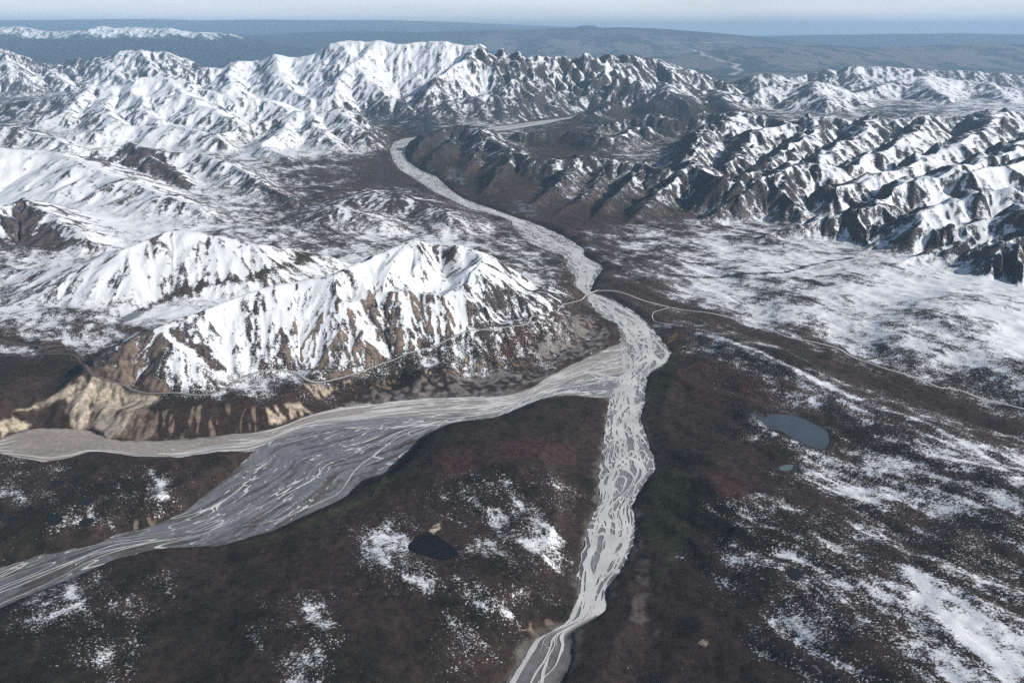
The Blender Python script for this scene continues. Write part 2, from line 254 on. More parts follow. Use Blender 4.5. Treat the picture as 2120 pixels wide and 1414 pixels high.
#PAINT  (surface, soft m, polygon)
PAINT = [
 ('tan',7,[(178,800),(196,778),(230,792),(272,810),(330,820),(300,850),(262,880),(245,905),(232,910),(190,890),(150,872),(128,862),(150,820)]),
 ('patch',2,[(1446,1330),(1455,1323),(1467,1330),(1461,1339)]),
 ('fingers',10,[(330,850),(400,835),(480,840),(560,850),(640,850),(720,830),(720,842),(640,866),(560,886),(450,900),(340,912),(300,905)]),
 ('fingers',9,[(720,825),(800,790),(900,768),(1000,748),(1080,740),(1110,755),(1000,772),(900,790),(800,815)]),
 ('fingers',9,[(560,690),(640,660),(760,640),(900,600),(960,620),(1000,660),(960,690),(880,720),(760,760),(640,770),(560,750)]),
 ('tan',6,[(30,848),(130,808),(170,780),(178,800),(140,822),(60,850)]),('rock',6,[(145,765),(190,735),(270,700),(290,700),(230,760),(190,775)]),
 ('scree',8,[(200,775),(250,720),(290,690),(330,690),(345,712),(310,780),(265,797),(225,786)]),('scree',6,[(265,797),(320,780),(360,800),(350,812),(280,806)]),
 ('scree',7,[(245,905),(280,850),(320,835),(330,905),(300,912)]),('tan',6,[(0,880),(30,862),(62,878),(55,890),(25,893),(0,908)]),
 ('patch',6,[(540,855),(580,842),(620,835),(640,852),(610,868),(565,886)]),('patch',5,[(628,792),(660,797),(730,786),(726,800),(690,806),(660,828),(645,810)]),
 ('patch',4,[(958,745),(985,738),(990,760),(966,764)]),('patch',4,[(876,760),(892,757),(894,772),(884,775)]),
 ('scree',6,[(797,558),(808,556),(772,620),(732,680),(665,765),(642,772),(700,690),(760,600)]),
 ('scree',8,[(800,670),(820,665),(850,715),(840,725),(815,710)]),('scree',8,[(845,620),(865,615),(915,690),(905,705),(880,690)]),('scree',8,[(740,715),(765,700),(790,750),(760,770)]),
 ('rock',8,[(900,505),(930,510),(945,535),(925,535),(895,520)]),('scree',7,[(660,780),(700,765),(760,770),(740,784),(700,786)]),
 ('rock',9,[(345,690),(380,680),(430,740),(470,760),(440,770),(390,720)]),
 ('fingers',3,[(1070,1335),(1085,1300),(1108,1277),(1122,1290),(1140,1280),(1155,1305),(1112,1328),(1060,1370)]),('fingers',4,[(258,1085),(285,1075),(320,1078),(318,1092),(262,1096)]),
 ('tan',3,[(886,1100),(897,1088),(913,1083),(910,1094),(900,1106)]),
 ('rock',14,[(268,300),(330,315),(360,345),(405,392),(385,394),(300,350),(255,338)]),('rock',12,[(198,312),(172,325),(220,352),(232,330)]),
 ('rock',10,[(46,413),(75,440),(110,475),(180,500),(120,520),(20,500),(8,470)]),('rock',8,[(362,474),(340,490),(318,508),(305,505),(330,486)]),
 ('gravel',10,[(700,845),(780,808),(900,785),(1000,770),(1100,772),(1140,780),(1040,818),(850,826)]),
 ('gravel',10,[(1112,735),(1150,690),(1195,650),(1225,650),(1270,690),(1250,718),(1190,745),(1125,762)]),
 ('bars',6,[(1330,1100),(1350,1180),(1340,1270),(1370,1310),(1350,1320),(1310,1270),(1320,1180)]),
 ('green',10,[(270,660),(480,580),(700,525),(880,488),(700,548),(480,600),(330,650)]),('green',8,[(440,1135),(560,1110),(680,1060),(760,1005),(835,985),(760,1030),(660,1085),(540,1130)]),
 ('green',10,[(1360,760),(1400,720),(1440,700),(1400,760),(1350,850),(1345,900),(1335,840)]),('green',10,[(1365,950),(1420,980),(1430,1100),(1380,1200),(1340,1100)]),
 ('purple',20,[(830,410),(760,350),(780,320),(830,360),(930,430),(1040,470),(1000,480),(900,450)]),('purple',20,[(640,340),(740,300),(800,310),(750,360),(600,400)]),
 ('red',12,[(1400,720),(1500,740),(1660,800),(1700,850),(1500,850),(1400,800)]),('red',12,[(900,930),(1150,900),(1200,960),(900,1000)]),('red',12,[(1440,960),(1560,1000),(1650,1050),(1500,1040)]),('red',10,[(1060,680),(1100,690),(1090,740),(1000,740)]),
 ('red',14,[(940,480),(1040,470),(1080,510),(1000,520)]),('ochre',5,[(1378,712),(1395,690),(1405,690),(1398,706)]),('rock',6,[(79,722),(85,707),(120,703),(140,730),(90,729)]),
 ('screeblue',14,[(930,345),(960,350),(960,385),(925,370)]),('screeblue',14,[(1060,410),(1110,430),(1115,455),(1080,445)]),('screeblue',14,[(850,330),(880,340),(920,370),(900,362)]),
]
COLS = {'tan':(.48,.40,.305),'patch':(.38,.31,.235),'fingers':(.22,.165,.125),'scree':(.20,.15,.115),'rock':(.115,.085,.076),'gravel':(.17,.15,.14),'green':(.040,.041,.022),'purple':(.055,.040,.042),'red':(.052,.029,.026),'bars':(.075,.062,.058),'ochre':(.16,.085,.04),'screeblue':(.13,.135,.16)}
#END DATA

# ------------------------------------------------------------------ macro relief on the coarse grid
def poly_sdf(px, py, X, Y):      # signed distance, negative inside
    inside = np.zeros(X.shape, bool); best = np.full(X.shape, 1e9, F)
    n = len(px)
    for i in range(n):
        x0, y0, x1, y1 = px[i], py[i], px[(i+1) % n], py[(i+1) % n]
        ex, ey = x1-x0, y1-y0; L = ex*ex+ey*ey+1e-9
        t = np.clip(((X-x0)*ex+(Y-y0)*ey)/L, 0, 1)
        d = (X-x0-t*ex)**2+(Y-y0-t*ey)**2
        np.minimum(best, d, out=best)
        c = ((y0 > Y) != (y1 > Y))
        if c.any():
            inside ^= c & (X < ex*(Y-y0)/(ey if abs(ey) > 1e-9 else 1e-9)+x0)
    best = np.sqrt(best)
    return np.where(inside, -best, best).astype(F)

def line_dist(pts, X, Y):        # distance and index position along a polyline
    best = np.full(X.shape, 1e18); s = np.zeros(X.shape)
    for i in range(len(pts)-1):
        (x0, y0), (x1, y1) = pts[i][:2], pts[i+1][:2]
        ex, ey = x1-x0, y1-y0; L = ex*ex+ey*ey+1e-9
        t = np.clip(((X-x0)*ex+(Y-y0)*ey)/L, 0, 1)
        d = (X-x0-t*ex)**2+(Y-y0-t*ey)**2
        m = d < best
        best = np.where(m, d, best); s = np.where(m, i+t, s)
    return np.sqrt(best), s

st = 2
thc, lrc = TH[::st], LR[::st]
Xc, Yc = grid(thc, lrc); Rc = np.hypot(Xc, Yc)
LRC = np.log(Rc); THC = np.arctan2(Xc, Yc)
# a little wander so that no crest or bank runs straight
wx = gnoise(Xc/420, Yc/420, 1)*F(26)+gnoise(Xc/140, Yc/140, 2)*F(9); wy = gnoise(Xc/420, Yc/420, 3)*F(26)+gnoise(Xc/140, Yc/140, 4)*F(9)
sc = np.clip(Rc/4500, .6, 6)
Xw, Yw = Xc+wx*sc, Yc+wy*sc

def idw(ctrl, hit=None):
    P = []
    for (u, v, h) in ctrl:
        x, y, z = ground(u, v, h if hit is None else hit)
        P.append((math.atan2(x, y), math.log(math.hypot(x, y)), h))
    s4 = 4
    th4, lr4 = TH[::s4], LR[::s4]
    num = np.zeros((len(lr4), len(th4))); den = np.zeros_like(num)
    for (t, l, h) in P:
        d = ((th4[None, :]-t)*1.3)**2+((lr4[:, None]-l))**2
        w = 1/(d+.0006)**2
        num += w*h; den += w
    return up((num/den).astype(F), len(lrc), len(thc))
BASEH = idw(BASE); RUGH = idw([(u, v, h) for u, v, h in RUG], hit=60.0)
BASEH = np.maximum(BASEH, 0)
log('control fields')

H5 = {g: np.zeros(Xc.shape, F) for g in GROUPS}
crestw = np.zeros(Xc.shape, F)
for (g, mode, slope, pw, pts) in RID:
    if isinstance(mode, tuple):
        W = [ground(p[0], p[1], mode[0]+(mode[1]-mode[0])*i/(len(pts)-1)) for i, p in enumerate(pts)]
    else: W = [ground(*p) if mode == 'h' else atdist(*p) for p in pts]
    P = [(x, y, max(z-float(zb(y)), 1.0)) for x, y, z in W]
    hm = np.zeros(Xc.shape, F)
    rnd = 6.0*max(1.0, math.hypot(P[0][0], P[0][1])/6500)
    for i in range(len(P)-1):
        (x0, y0, h0), (x1, y1, h1) = P[i], P[i+1]
        wmax = max(h0, h1)/slope*1.02+60
        rmin = max(min(math.hypot(x0, y0), math.hypot(x1, y1))-wmax, 100); rmax = max(math.hypot(x0, y0), math.hypot(x1, y1))+wmax
        a0 = max(np.searchsorted(lrc, math.log(rmin))-1, 0); a1 = min(np.searchsorted(lrc, math.log(rmax))+1, len(lrc))
        dth = wmax/rmin*1.05
        ta, tb = math.atan2(x0, y0), math.atan2(x1, y1)
        b0 = max(np.searchsorted(thc, min(ta, tb)-dth)-1, 0); b1 = min(np.searchsorted(thc, max(ta, tb)+dth)+1, len(thc))
        if a1 <= a0 or b1 <= b0: continue
        sl = (slice(a0, a1), slice(b0, b1))
        X, Y = Xw[sl], Yw[sl]
        ex, ey = x1-x0, y1-y0; L = ex*ex+ey*ey+1e-6
        t = np.clip(((X-x0)*ex+(Y-y0)*ey)/L, 0, 1)
        d = np.sqrt((X-x0-t*ex)**2+(Y-y0-t*ey)**2+rnd*rnd)-rnd
        h = h0+(h1-h0)*t
        q = np.clip(1-d/(h/slope), 0, 1)
        if g == 'ground' or g in ('bluehills', 'lowhills', 'knoll'): q = q*q*(3-2*q)
        else:
            q = q**({'near': .88, 'second': .95}.get(g, pw+.12))
            crestw[sl] = np.maximum(crestw[sl], q)
        hm[sl] = np.maximum(hm[sl], (h*q).astype(F))
    H5[g] = np.maximum(H5[g], hm)
P8 = 7
acc = BASEH.astype(np.float64)**P8
for g in GROUPS: acc += H5[g].astype(np.float64)**P8
Hc = acc**(1.0/P8)
RIDH = np.max([H5[g] for g in GROUPS if g != 'ground'], axis=0)
lab = np.argmax(np.stack([np.maximum(H5['ground'], BASEH)*1.05+22*sc.astype(F)]+[H5[g] for g in GROUPS[1:]]), axis=0)
log('ridges')

# jagged secondary ridges, running up to the right like the mapped ones
ca, sa = math.cos(math.radians(56)), math.sin(math.radians(56))
A = (Xw*ca+Yw*sa); B = (-Xw*sa+Yw*ca)
dw = gnoise(Xw/1500, Yw/1500, 11)*520+gnoise(Xw/600, Yw/600, 12)*130
rn = 0
for k, (wl, am) in enumerate(((1000, .66), (520, .34))):
    n = gnoise((A+dw*.7)/(wl*2.1), (B+dw)/wl, 20+k)
    rn = rn+am*(1-np.abs(n)*1.9)
leftish = sstep(-200, 900, Xc-Rc*.02)
n2 = gnoise((Xw+dw)/1000, (Yw-dw)/1000, 31); rn2 = (1-np.abs(n2)*1.9)
Hc = Hc+RUGH*np.where(leftish > .5, rn*.62+rn2*.38, rn2)*sstep(10, 200, RIDH+BASEH*.4)*.50

# rivers
RPOLY = {}
sdf = np.full(Xc.shape, 1e6, F)
for nm, prs in RIVERS:
    L = [ground(p[0], p[1]) for p in prs]; R = [ground(p[2], p[3]) for p in prs]
    RPOLY[nm] = (np.array(L), np.array(R))
    ring = L+R[::-1]
    sdf = np.minimum(sdf, poly_sdf([p[0] for p in ring], [p[1] for p in ring], Xc+wx*.3+gnoise(Xc/38, Yc/38, 44)*4, Yc+wy*.3+gnoise(Xc/38, Yc/38, 45)*4))
bankn = .34+.16*gnoise(Xc/260, Yc/260, 41)
bankn = bankn*(1-.5*sstep(.03, .10, Xc/np.maximum(Yc, 1))*sstep(4600, 4200, Rc))
bankn = bankn*(1+.7*sstep(-750, -1000, Xc))
cap = np.maximum(sdf, 0)*bankn*1.35
Hc = np.where(Hc > 9, np.minimum(Hc, 3.0+cap+np.maximum(Hc-200, 0)*.0), Hc)
k = 14.0                                             # soften the bluff edge a little
hh = np.clip(.5+.5*(cap+3-Hc)/k, 0, 1)
Hc = np.where(sdf < 0, np.minimum(Hc, .0), Hc)
Hc = np.where(sdf < 0, np.maximum(sdf*.25, -4), Hc+1.2*sstep(0, 14, sdf)-.4)
log('rivers')

# ------------------------------------------------------------------ full resolution with gullies
X, Y = grid(TH, LR)
R = np.hypot(X, Y)
H = up(Hc.astype(F), NR, NT); SDF = up(sdf, NR, NT); RH = up(RIDH.astype(F), NR, NT); RUGF = up(RUGH, NR, NT)
# blur macro slightly to remove upsampling facets
for _ in range(2):
    H[1:-1] = (H[:-2]+2*H[1:-1]+H[2:])*.25
    H[:, 1:-1] = (H[:, :-2]+2*H[:, 1:-1]+H[:, 2:])*.25
def gradient(H):
    dl = LR[1]-LR[0]; dt = TH[1]-TH[0]
    gr = np.gradient(H, axis=0)/F(dl)/R.astype(F); gt = np.gradient(H, axis=1)/F(dt)/R.astype(F)
    s, c = np.sin(TH)[None, :].astype(F), np.cos(TH)[None, :].astype(F)
    return gr*s+gt*c, gr*c-gt*s
gx, gy = gradient(H)
Xf, Yf = X, Y
relief = sstep(25, 160, RH)*sstep(0, 90, SDF)
steep = sstep(.18, .45, np.sqrt(gx*gx+gy*gy))*sstep(0, 10, SDF)
RGH = np.max([H5[g]*k for g, k in (('massif', 1.25), ('leftrange', 1.7), ('jagged', 1.6), ('bank', 1.35), ('longridge', 1.4), ('near', 1.0), ('horizonrange', 2.2), ('second', .85), ('snowfield', 1.1), ('farright', 1.0), ('spur', 1.), ('knoll', .5))], axis=0)/np.maximum(RIDH, 1)
rough = up(RGH.astype(F), NR, NT)
crest = F(.35)+F(.65)*sstep(1.0, .86, up(crestw, NR, NT))
nearm = up((np.maximum(H5['near'], H5['second']) >= RIDH-1).astype(F), NR, NT)
jagm = up((np.maximum(H5['jagged'], H5['bank']) >= RIDH-1).astype(F), NR, NT)
alpm = up((np.max([H5[g] for g in ('massif', 'leftrange', 'jagged', 'farright')], axis=0) >= RIDH-1).astype(F), NR, NT)
GF2 = np.zeros(H.shape, F)
GUL = np.zeros(H.shape, F); GFINE = np.zeros(H.shape, F)
def gully(wl, gx, gy, seed):
    sl = np.sqrt(gx*gx+gy*gy)+F(1e-5)
    sx, sy = -gy/sl, gx/sl                          # across the fall line
    px, py = X/wl, Y/wl
    ix = np.floor(px); iy = np.floor(py)
    fx = (px-ix).astype(F); fy = (py-iy).astype(F)
    ii = ix.astype(np.int32)+seed*53; jj = iy.astype(np.int32)+seed*29
    C = np.zeros(H.shape, F); S = np.zeros(H.shape, F); Wt = np.zeros(H.shape, F)
    for di in (-1, 0, 1):
        for dj in (-1, 0, 1):
            a = (ii+di) & 255; b = (jj+dj) & 255
            J = _RJ[a, b]
            vx = fx-di-J[..., 0]*F(.8)-F(.1); vy = fy-dj-J[..., 1]*F(.8)-F(.1)
            w = np.maximum(F(1)-(vx*vx+vy*vy)*F(.62), 0); w = w*w*w
            ph = (vx*sx+vy*sy)*F(2*math.pi*1.05)
            C += w*np.cos(ph); S += w*np.sin(ph); Wt += w
    m = np.sqrt(C*C+S*S)+F(1e-4)
    f = np.minimum(m/(Wt*F(.45)+F(1e-5)), 1)
    return C/m*f, S/m*f, sx, sy
cell = np.maximum(R*(LR[1]-LR[0]), R*(TH[1]-TH[0])).astype(F)
farm = sstep(9000, 30000, R)*.6+.4*sstep(24000, 40000, R)
slope0 = np.sqrt(gx*gx+gy*gy)
for k, (wl, am) in enumerate(((3600, .05), (1800, .05), (900, .040), (460, .046), (230, .046), (120, .044), (62, .036), (32, .030))):
    c, s, sx, sy = gully(wl, gx, gy, k+1)
    vis = sstep(1.2, 3.0, wl/cell)
    sl = np.sqrt(gx*gx+gy*gy)
    if wl > 1000: vis = vis*farm
    amp = am*np.where(nearm > .5, .55 if wl > 200 else 1.3, np.where(jagm > .5, 1.3 if wl > 400 else 1.5, np.where(alpm > .5, .6 if wl > 400 else 1.7, 1.0)))
    A_ = (amp*wl).astype(F)*np.minimum(sl, .8)*(relief*rough if wl > 130 else np.maximum(relief*rough, steep))*vis
    A_ = np.minimum(A_, .22*np.maximum(RH, 1))*crest
    H += A_*c
    dmul = A_*F(2*math.pi/wl)*F(.55)
    gx = gx-dmul*s*sx; gy = gy-dmul*s*sy
    GUL += c*vis*F(.5**min(k, 2)); 
    if k >= 3: GFINE += c*vis
    if wl <= 120: GF2 += c*vis
    log('gully', wl)
# rolling tundra relief
roll = (1-relief)*sstep(0, 120, SDF)*(1-sstep(25000, 60000, R))
TN = []
for k, (wl, am) in enumerate(((620, 15), (290, 8), (135, 5.6), (64, 3.0), (30, 1.4))):
    n = gnoise(X/wl+k*3.1, Y/wl-k*1.7, 50+k)
    TN.append(n)
    H += (n*am*roll*sstep(1.2, 3.0, wl/cell)*np.clip(H/45, .12, 1)).astype(F)
    H += (n*am*.55*relief*sstep(1.2, 3.0, wl/cell)).astype(F)
_a = X*math.cos(math.radians(57))-Y*math.sin(math.radians(57)); _b = X*math.sin(math.radians(57))+Y*math.cos(math.radians(57))+gnoise(X/300, Y/300, 92)*60
H += ((gnoise(_a/520, _b/95, 72)*7+gnoise(_a/260, _b/42, 73)*3)*roll*sstep(100, 500, X)*sstep(9000, 6000, R)).astype(F)
H += (gnoise(X/6000, Y/6000, 71)*40*sstep(26000, 45000, R)).astype(F)
Z = (H+zb(Y)).astype(np.float64)
log('relief done')

# ------------------------------------------------------------------ ponds, road
def terrain_z(x, y):
    r = np.hypot(x, y); t = np.arctan2(x, y)
    fi = np.clip((np.log(r)-LR[0])/(LR[1]-LR[0]), 0, NR-1.001); fj = np.clip((t-TH[0])/(TH[1]-TH[0]), 0, NT-1.001)
    i = fi.astype(int); j = fj.astype(int); a = fi-i; b = fj-j
    return Z[i, j]*(1-a)*(1-b)+Z[i+1, j]*a*(1-b)+Z[i, j+1]*(1-a)*b+Z[i+1, j+1]*a*b
def hits(uv):                    # where sight lines first meet the ground
    out = []
    for (u, v) in uv:
        dx, dy, dz = ray(u, v)
        th = math.atan2(dx, dy); te = dz/math.hypot(dx, dy)
        fj = min(max((th-TH[0])/(TH[1]-TH[0]), 0), NT-1.001); j = int(fj); b = fj-j
        prof = Z[:, j]*(1-b)+Z[:, j+1]*b
        e = (prof-CAM_Z)/np.exp(LR)
        k = np.argmax(e >= te)
        if e[k] < te: k = NR-1
        if k > 0:
            a = (te-e[k-1])/(e[k]-e[k-1]+1e-12); lr = LR[k-1]+(LR[k]-LR[k-1])*min(max(a, 0), 1)
        else: lr = LR[0]
        r = math.exp(lr)
        out.append((r*math.sin(th), r*math.cos(th), CAM_Z+r*te, k))
    return out
def window(px, py, pad):
    r = np.hypot(px, py); t = np.arctan2(px, py)
    a0 = max(np.searchsorted(LR, math.log(max(r.min()-pad, 1181)))-1, 0); a1 = min(np.searchsorted(LR, math.log(r.max()+pad))+1, NR)
    d = pad/r.min()
    b0 = max(np.searchsorted(TH, t.min()-d)-1, 0); b1 = min(np.searchsorted(TH, t.max()+d)+1, NT)
    return (slice(a0, a1), slice(b0, b1))
def smooth_poly(P, closed, n):
    P = np.array(P, float); m = len(P)
    out = []
    idx = range(m if closed else m-1)
    for i in idx:
        p0 = P[(i-1) % m] if closed else P[max(i-1, 0)]; p1 = P[i]; p2 = P[(i+1) % m] if closed else P[min(i+1, m-1)]; p3 = P[(i+2) % m] if closed else P[min(i+2, m-1)]
        for q in range(n):
            t = q/n
            out.append(.5*((2*p1)+(-p0+p2)*t+(2*p0-5*p1+4*p2-p3)*t*t+(-p0+3*p1-3*p2+p3)*t**3))
    if not closed: out.append(P[-1])
    return np.array(out)
PONDW = []
for nm, pts, h, mat in POND:
    cu = sum(p[0] for p in pts)/len(pts); cv = sum(p[1] for p in pts)/len(pts)
    c = hits([(cu, cv)])[0]
    hz = c[2]-float(zb(c[1]))
    W = np.array([ground(p[0], p[1], hz)[:2] for p in pts])
    W = smooth_poly(W, True, 5)
    W += np.stack([gnoise(W[:, 0]/25, W[:, 1]/25, 81), gnoise(W[:, 0]/25, W[:, 1]/25, 82)], 1)*3
    zw = c[2]-1.0
    sl = window(W[:, 0], W[:, 1], 120)
    d = poly_sdf(W[:, 0], W[:, 1], X[sl], Y[sl])
    z = Z[sl]
    m = sstep(0, 75, d)
    z = np.where(d < 0, zw-2.5+np.maximum(d*.1, -3)*0, (zw+.7+d*.03)*(1-m)+z*m)
    z = np.where((d > -6) & (d < 0), zw-2.5*np.clip(-d/6, 0, 1)+.4*(1-np.clip(-d/6, 0, 1)), z)
    Z[sl] = z
    PONDW.append((nm, W, zw, mat))
log('ponds')
def road_path(uv, fix0=None, fix1=None, step=9.0, win=9):
    P = np.array([h[:3] for h in hits(uv)])
    P = smooth_poly(P[:, :2], False, 8)
    seg = np.r_[0, np.cumsum(np.hypot(*np.diff(P, axis=0).T))]
    s = np.arange(0, seg[-1], step)
    x = np.interp(s, seg, P[:, 0]); y = np.interp(s, seg, P[:, 1])
    ker = np.ones(5)/5
    def smo(a, k):
        kk = np.ones(k)/k; return np.convolve(np.pad(a, k//2, mode='edge'), kk, mode='valid')
    x = smo(x, 5); y = smo(y, 5)
    z = smo(smo(terrain_z(x, y), win), win)
    if fix0 is not None: w = sstep(0, 220, s); z = fix0*(1-w)+z*w
    if fix1 is not None: w = sstep(0, 220, s[-1]-s); z = fix1*(1-w)+z*w
    return x, y, z
BR_A = np.array(ground(1213.5, 614, 14)); BR_B = np.array(ground(1234.5, 604, 14))
BRZ = float(zb(BR_A[1]))+14.0
roads = [road_path(ROAD, None, BRZ), road_path(ROAD2, BRZ, None), road_path(TRACK)]
for (x, y, z), hw in zip(roads, (7.5, 7.5, 4.0)):
    n = 60
    for a in range(0, len(x)-1, n):
        xs, ys, zs = x[a:a+n+1], y[a:a+n+1], z[a:a+n+1]
        if len(xs) < 2: continue
        sl = window(xs, ys, 45)
        d, s = line_dist(list(zip(xs[::2], ys[::2])) if len(xs) > 4 else list(zip(xs, ys)), X[sl], Y[sl])
        zr = np.interp(s*(2 if len(xs) > 4 else 1), np.arange(len(zs)), zs)
        m = sstep(hw+5, hw+20, d)
        Z[sl] = np.where(SDF[sl] < -6, Z[sl], (zr-.9)*(1-m)+Z[sl]*m)
log('roads')

# ------------------------------------------------------------------ surface attributes
gx, gy = gradient(Z.astype(F))
sl_ = np.sqrt(gx*gx+gy*gy)
nxm = -gx/np.sqrt(1+sl_*sl_); nym = -gy/np.sqrt(1+sl_*sl_)
# snow cover
CT = []
us = [min(i*80, 2116) for i in range(27)]
vs = sorted(SNOW)
HV = {v: hits([(u, v) for u in us]) for v in vs}
for a, v in enumerate(vs):
    for i, u in enumerate(us):
        x, y, z, k = HV[v][i]
        l = math.log(math.hypot(x, y))
        n = []
        for vv in (vs[max(a-1, 0)], vs[min(a+1, len(vs)-1)]):
            xx, yy = HV[vv][i][:2]; n.append(abs(math.log(math.hypot(xx, yy))-l))
        CT.append((math.atan2(x, y), l, min(max(.5*(sum(n)/2), .024), .3), int(SNOW[v][i])))
s4 = 4
th4, lr4 = TH[::s4], LR[::s4]
num = np.zeros((len(lr4), len(th4)), F); den = np.full(num.shape, 1e-9, F)
for (t, l, sg, val) in CT:
    i0, i1 = np.searchsorted(lr4, l-3.2*sg), np.searchsorted(lr4, l+3.2*sg)+1
    j0, j1 = np.searchsorted(th4, t-.11), np.searchsorted(th4, t+.11)+1
    w = np.exp(-((lr4[i0:i1, None]-l)/sg)**2*.9-((th4[None, j0:j1]-t)/.034)**2*.9)
    w = (w/sg**.5).astype(F)
    num[i0:i1, j0:j1] += w*val; den[i0:i1, j0:j1] += w
sv = num/den
# outside the surveyed rows: none in the far plains, a little nearby
sv = np.where(den < 1e-6, 0, sv)
sv = up(sv, NR, NT)/9
sv = sv*(1-sstep(26000, 30000, R))
# horizon range has snow above about 1000 m
hr = up(H5['horizonrange'], NR, NT)
sv = np.where(R > 33000, .62*sstep(1050, 1500, hr+TN[0]*60)*(hr > 900), sv).astype(F)
sv = sv*(1-.34*sstep(3100, 2400, R))*(1-.05*(1-relief)*sstep(3000, 3600, R)*sstep(300, 900, X))*(1-.08*nearm)
S = np.interp(sv, [0, .03, .11, .22, .33, .44, .56, .67, .78, .89, .96, 1.0], [-2.6, -1.6, -.86, -.52, -.30, -.10, .10, .30, .52, .86, 1.2, 1.5]).astype(F)
S = S*(.74-.06*(1-relief))-.06-.05*(1-relief)
gsum = (GFINE*.30+GUL*.12)*relief
aspect = nxm*.8
right = sstep(300, 1600, X)*relief
sa_, ca_ = math.sin(math.radians(57)), math.cos(math.radians(57))
Aa = X*ca_-Y*sa_; Bb = X*sa_+Y*ca_+gnoise(X/300, Y/300, 92)*60
an = gnoise(Aa/420, Bb/75, 93)*.5+gnoise(Aa/170, Bb/32, 94)*.45
fb = -(TN[0]*.30+TN[1]*.42+TN[2]*.42+TN[3]*.30)
fr = TN[1]*.2+TN[2]*.35+TN[3]*.35+TN[4]*.3
big = gnoise(X/1500, Y/1500, 91)*.3*relief
S = S+fb*(1-relief)*.9+an*(1-relief)*(.65+.35*sstep(3100, 2400, R))+fr*relief*1.25-gsum*.85+aspect*(.45+.85*right)*relief-np.maximum(sl_-.62, 0)*1.0*relief+big
S = S+relief*(sstep(60, 420, RH)*.14-.12)
#strokes
for (wd, am, pts) in SLINE:
    W = np.array([h[:2] for h in hits(pts)]); W = smooth_poly(W, False, 5)
    q = abs(wd)
    sl = window(W[:, 0], W[:, 1], q*3)
    d, _ = line_dist(list(map(tuple, W)), X[sl]+TN[2][sl]*q*.6, Y[sl]+TN[2][sl]*q*.5)
    S[sl] += ((am*.5 if am > 0 else am*.8)*np.exp(-(d/(q*1.3))**2)).astype(F)
S = np.where(SDF < 4, -2, S)
SOFT = (.14+.14*(1-relief)).astype(F)
# ground colour
def mix(a, b, m): return a*(1-m[..., None])+b*m[..., None]
C = np.zeros(H.shape+(3,), F)
brown = np.array((.037, .0255, .0215), F); dark = np.array((.0205, .0175, .0125), F); shale = np.array((.044, .041, .046), F); forest = np.array((.016, .021, .022), F)
m = sstep(-.1, .55, TN[0]+.5*TN[2]+.35*TN[3]+.3*gnoise(Aa/500, Bb/110, 95)); C[:] = brown; C = mix(C, dark, m.astype(F))
C = C*(1+.55*sstep(2700, 4600, R)*(1-sstep(10000, 13000, R)))[..., None]  # vignette falloff put into the tundra colour: painted lighter past the foreground
bare = up((np.maximum(np.maximum(H5['jagged'], H5['bank']), H5['massif']) >= RIDH-1).astype(F), NR, NT)
C = mix(C, shale, (relief*np.maximum(sstep(60, 260, RH), bare*.9*sstep(10, 90, RH))).astype(F))
C = mix(C, np.array((.075, .062, .060), F), (relief*sstep(.1, .7, TN[1]*.6+GFINE*.25)*.5*(1-.6*bare)).astype(F))
far = sstep(11500, 14500, R)*(1-relief)*(1-sstep(24000, 30000, R))
C = mix(C, forest, (far*sstep(-.2, .3, TN[0]+gnoise(X/1700, Y/1700, 96))).astype(F))
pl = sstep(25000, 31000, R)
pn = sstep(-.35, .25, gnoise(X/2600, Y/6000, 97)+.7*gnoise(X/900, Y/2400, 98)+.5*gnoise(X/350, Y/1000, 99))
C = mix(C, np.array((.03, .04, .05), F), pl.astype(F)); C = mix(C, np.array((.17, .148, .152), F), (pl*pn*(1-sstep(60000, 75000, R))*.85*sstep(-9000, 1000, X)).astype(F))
rockm = relief*sstep(.75, 1.15, sl_)
C = mix(C, np.array((.058, .047, .045), F), (rockm*.6).astype(F))
PM = np.zeros(H.shape, F)
for (nm, soft, pts) in PAINT:
    W = np.array([h[:2] for h in hits(pts)])
    pad = soft*5
    sl = window(W[:, 0], W[:, 1], pad)
    q = soft*2.6
    d = poly_sdf(W[:, 0], W[:, 1], X[sl]+TN[3][sl]*q*.8+TN[4][sl]*q*.5+TN[2][sl]*q, Y[sl]+TN[3][sl]*q+TN[1][sl]*q*.5)
    m = sstep(soft, -soft, d)
    if nm in ('tan', 'scree'):
        m = m*np.clip((1.0 if nm == 'tan' else .72)+.30*GF2[sl]+.5*TN[3][sl]+.5*TN[4][sl], .12, 1)
    if nm == 'fingers':
        m = m*.8*sstep(.6, 1.4, GF2[sl]+.9*TN[2][sl]+.7*TN[4][sl]+.4*TN[3][sl])
    if nm == 'patch': m = m*sstep(.35, .75, .62+.4*GF2[sl]+.6*TN[3][sl]+.8*TN[4][sl])
    if nm in ('tan', 'scree', 'fingers', 'patch'):
        S[sl] -= m*.9
    if nm in ('rock', 'screeblue'):
        S[sl] -= m*.75; m = m*np.clip(.55+.35*GFINE[sl]+.3*GF2[sl]+.6*TN[3][sl]+.4*TN[2][sl], 0, 1)
    if nm in ('gravel', 'bars'): m = m*sstep(.15, .75, .5+.5*TN[2][sl]+.8*TN[3][sl]+1.1*TN[4][sl])
    if nm in ('green', 'red', 'purple'): m = m*.8
    C[sl] = mix(C[sl], np.array(COLS[nm], F), m.astype(F))
mg = sstep(16, -4, SDF+TN[2]*14+TN[3]*16+TN[4]*10-4)*sstep(7000, 5000, R)
C = mix(C, np.array((.12, .108, .10), F), (mg*.75*sstep(-700, -350, X)*sstep(-.3, .4, gnoise(X/170, Y/170, 89)+.2)).astype(F))
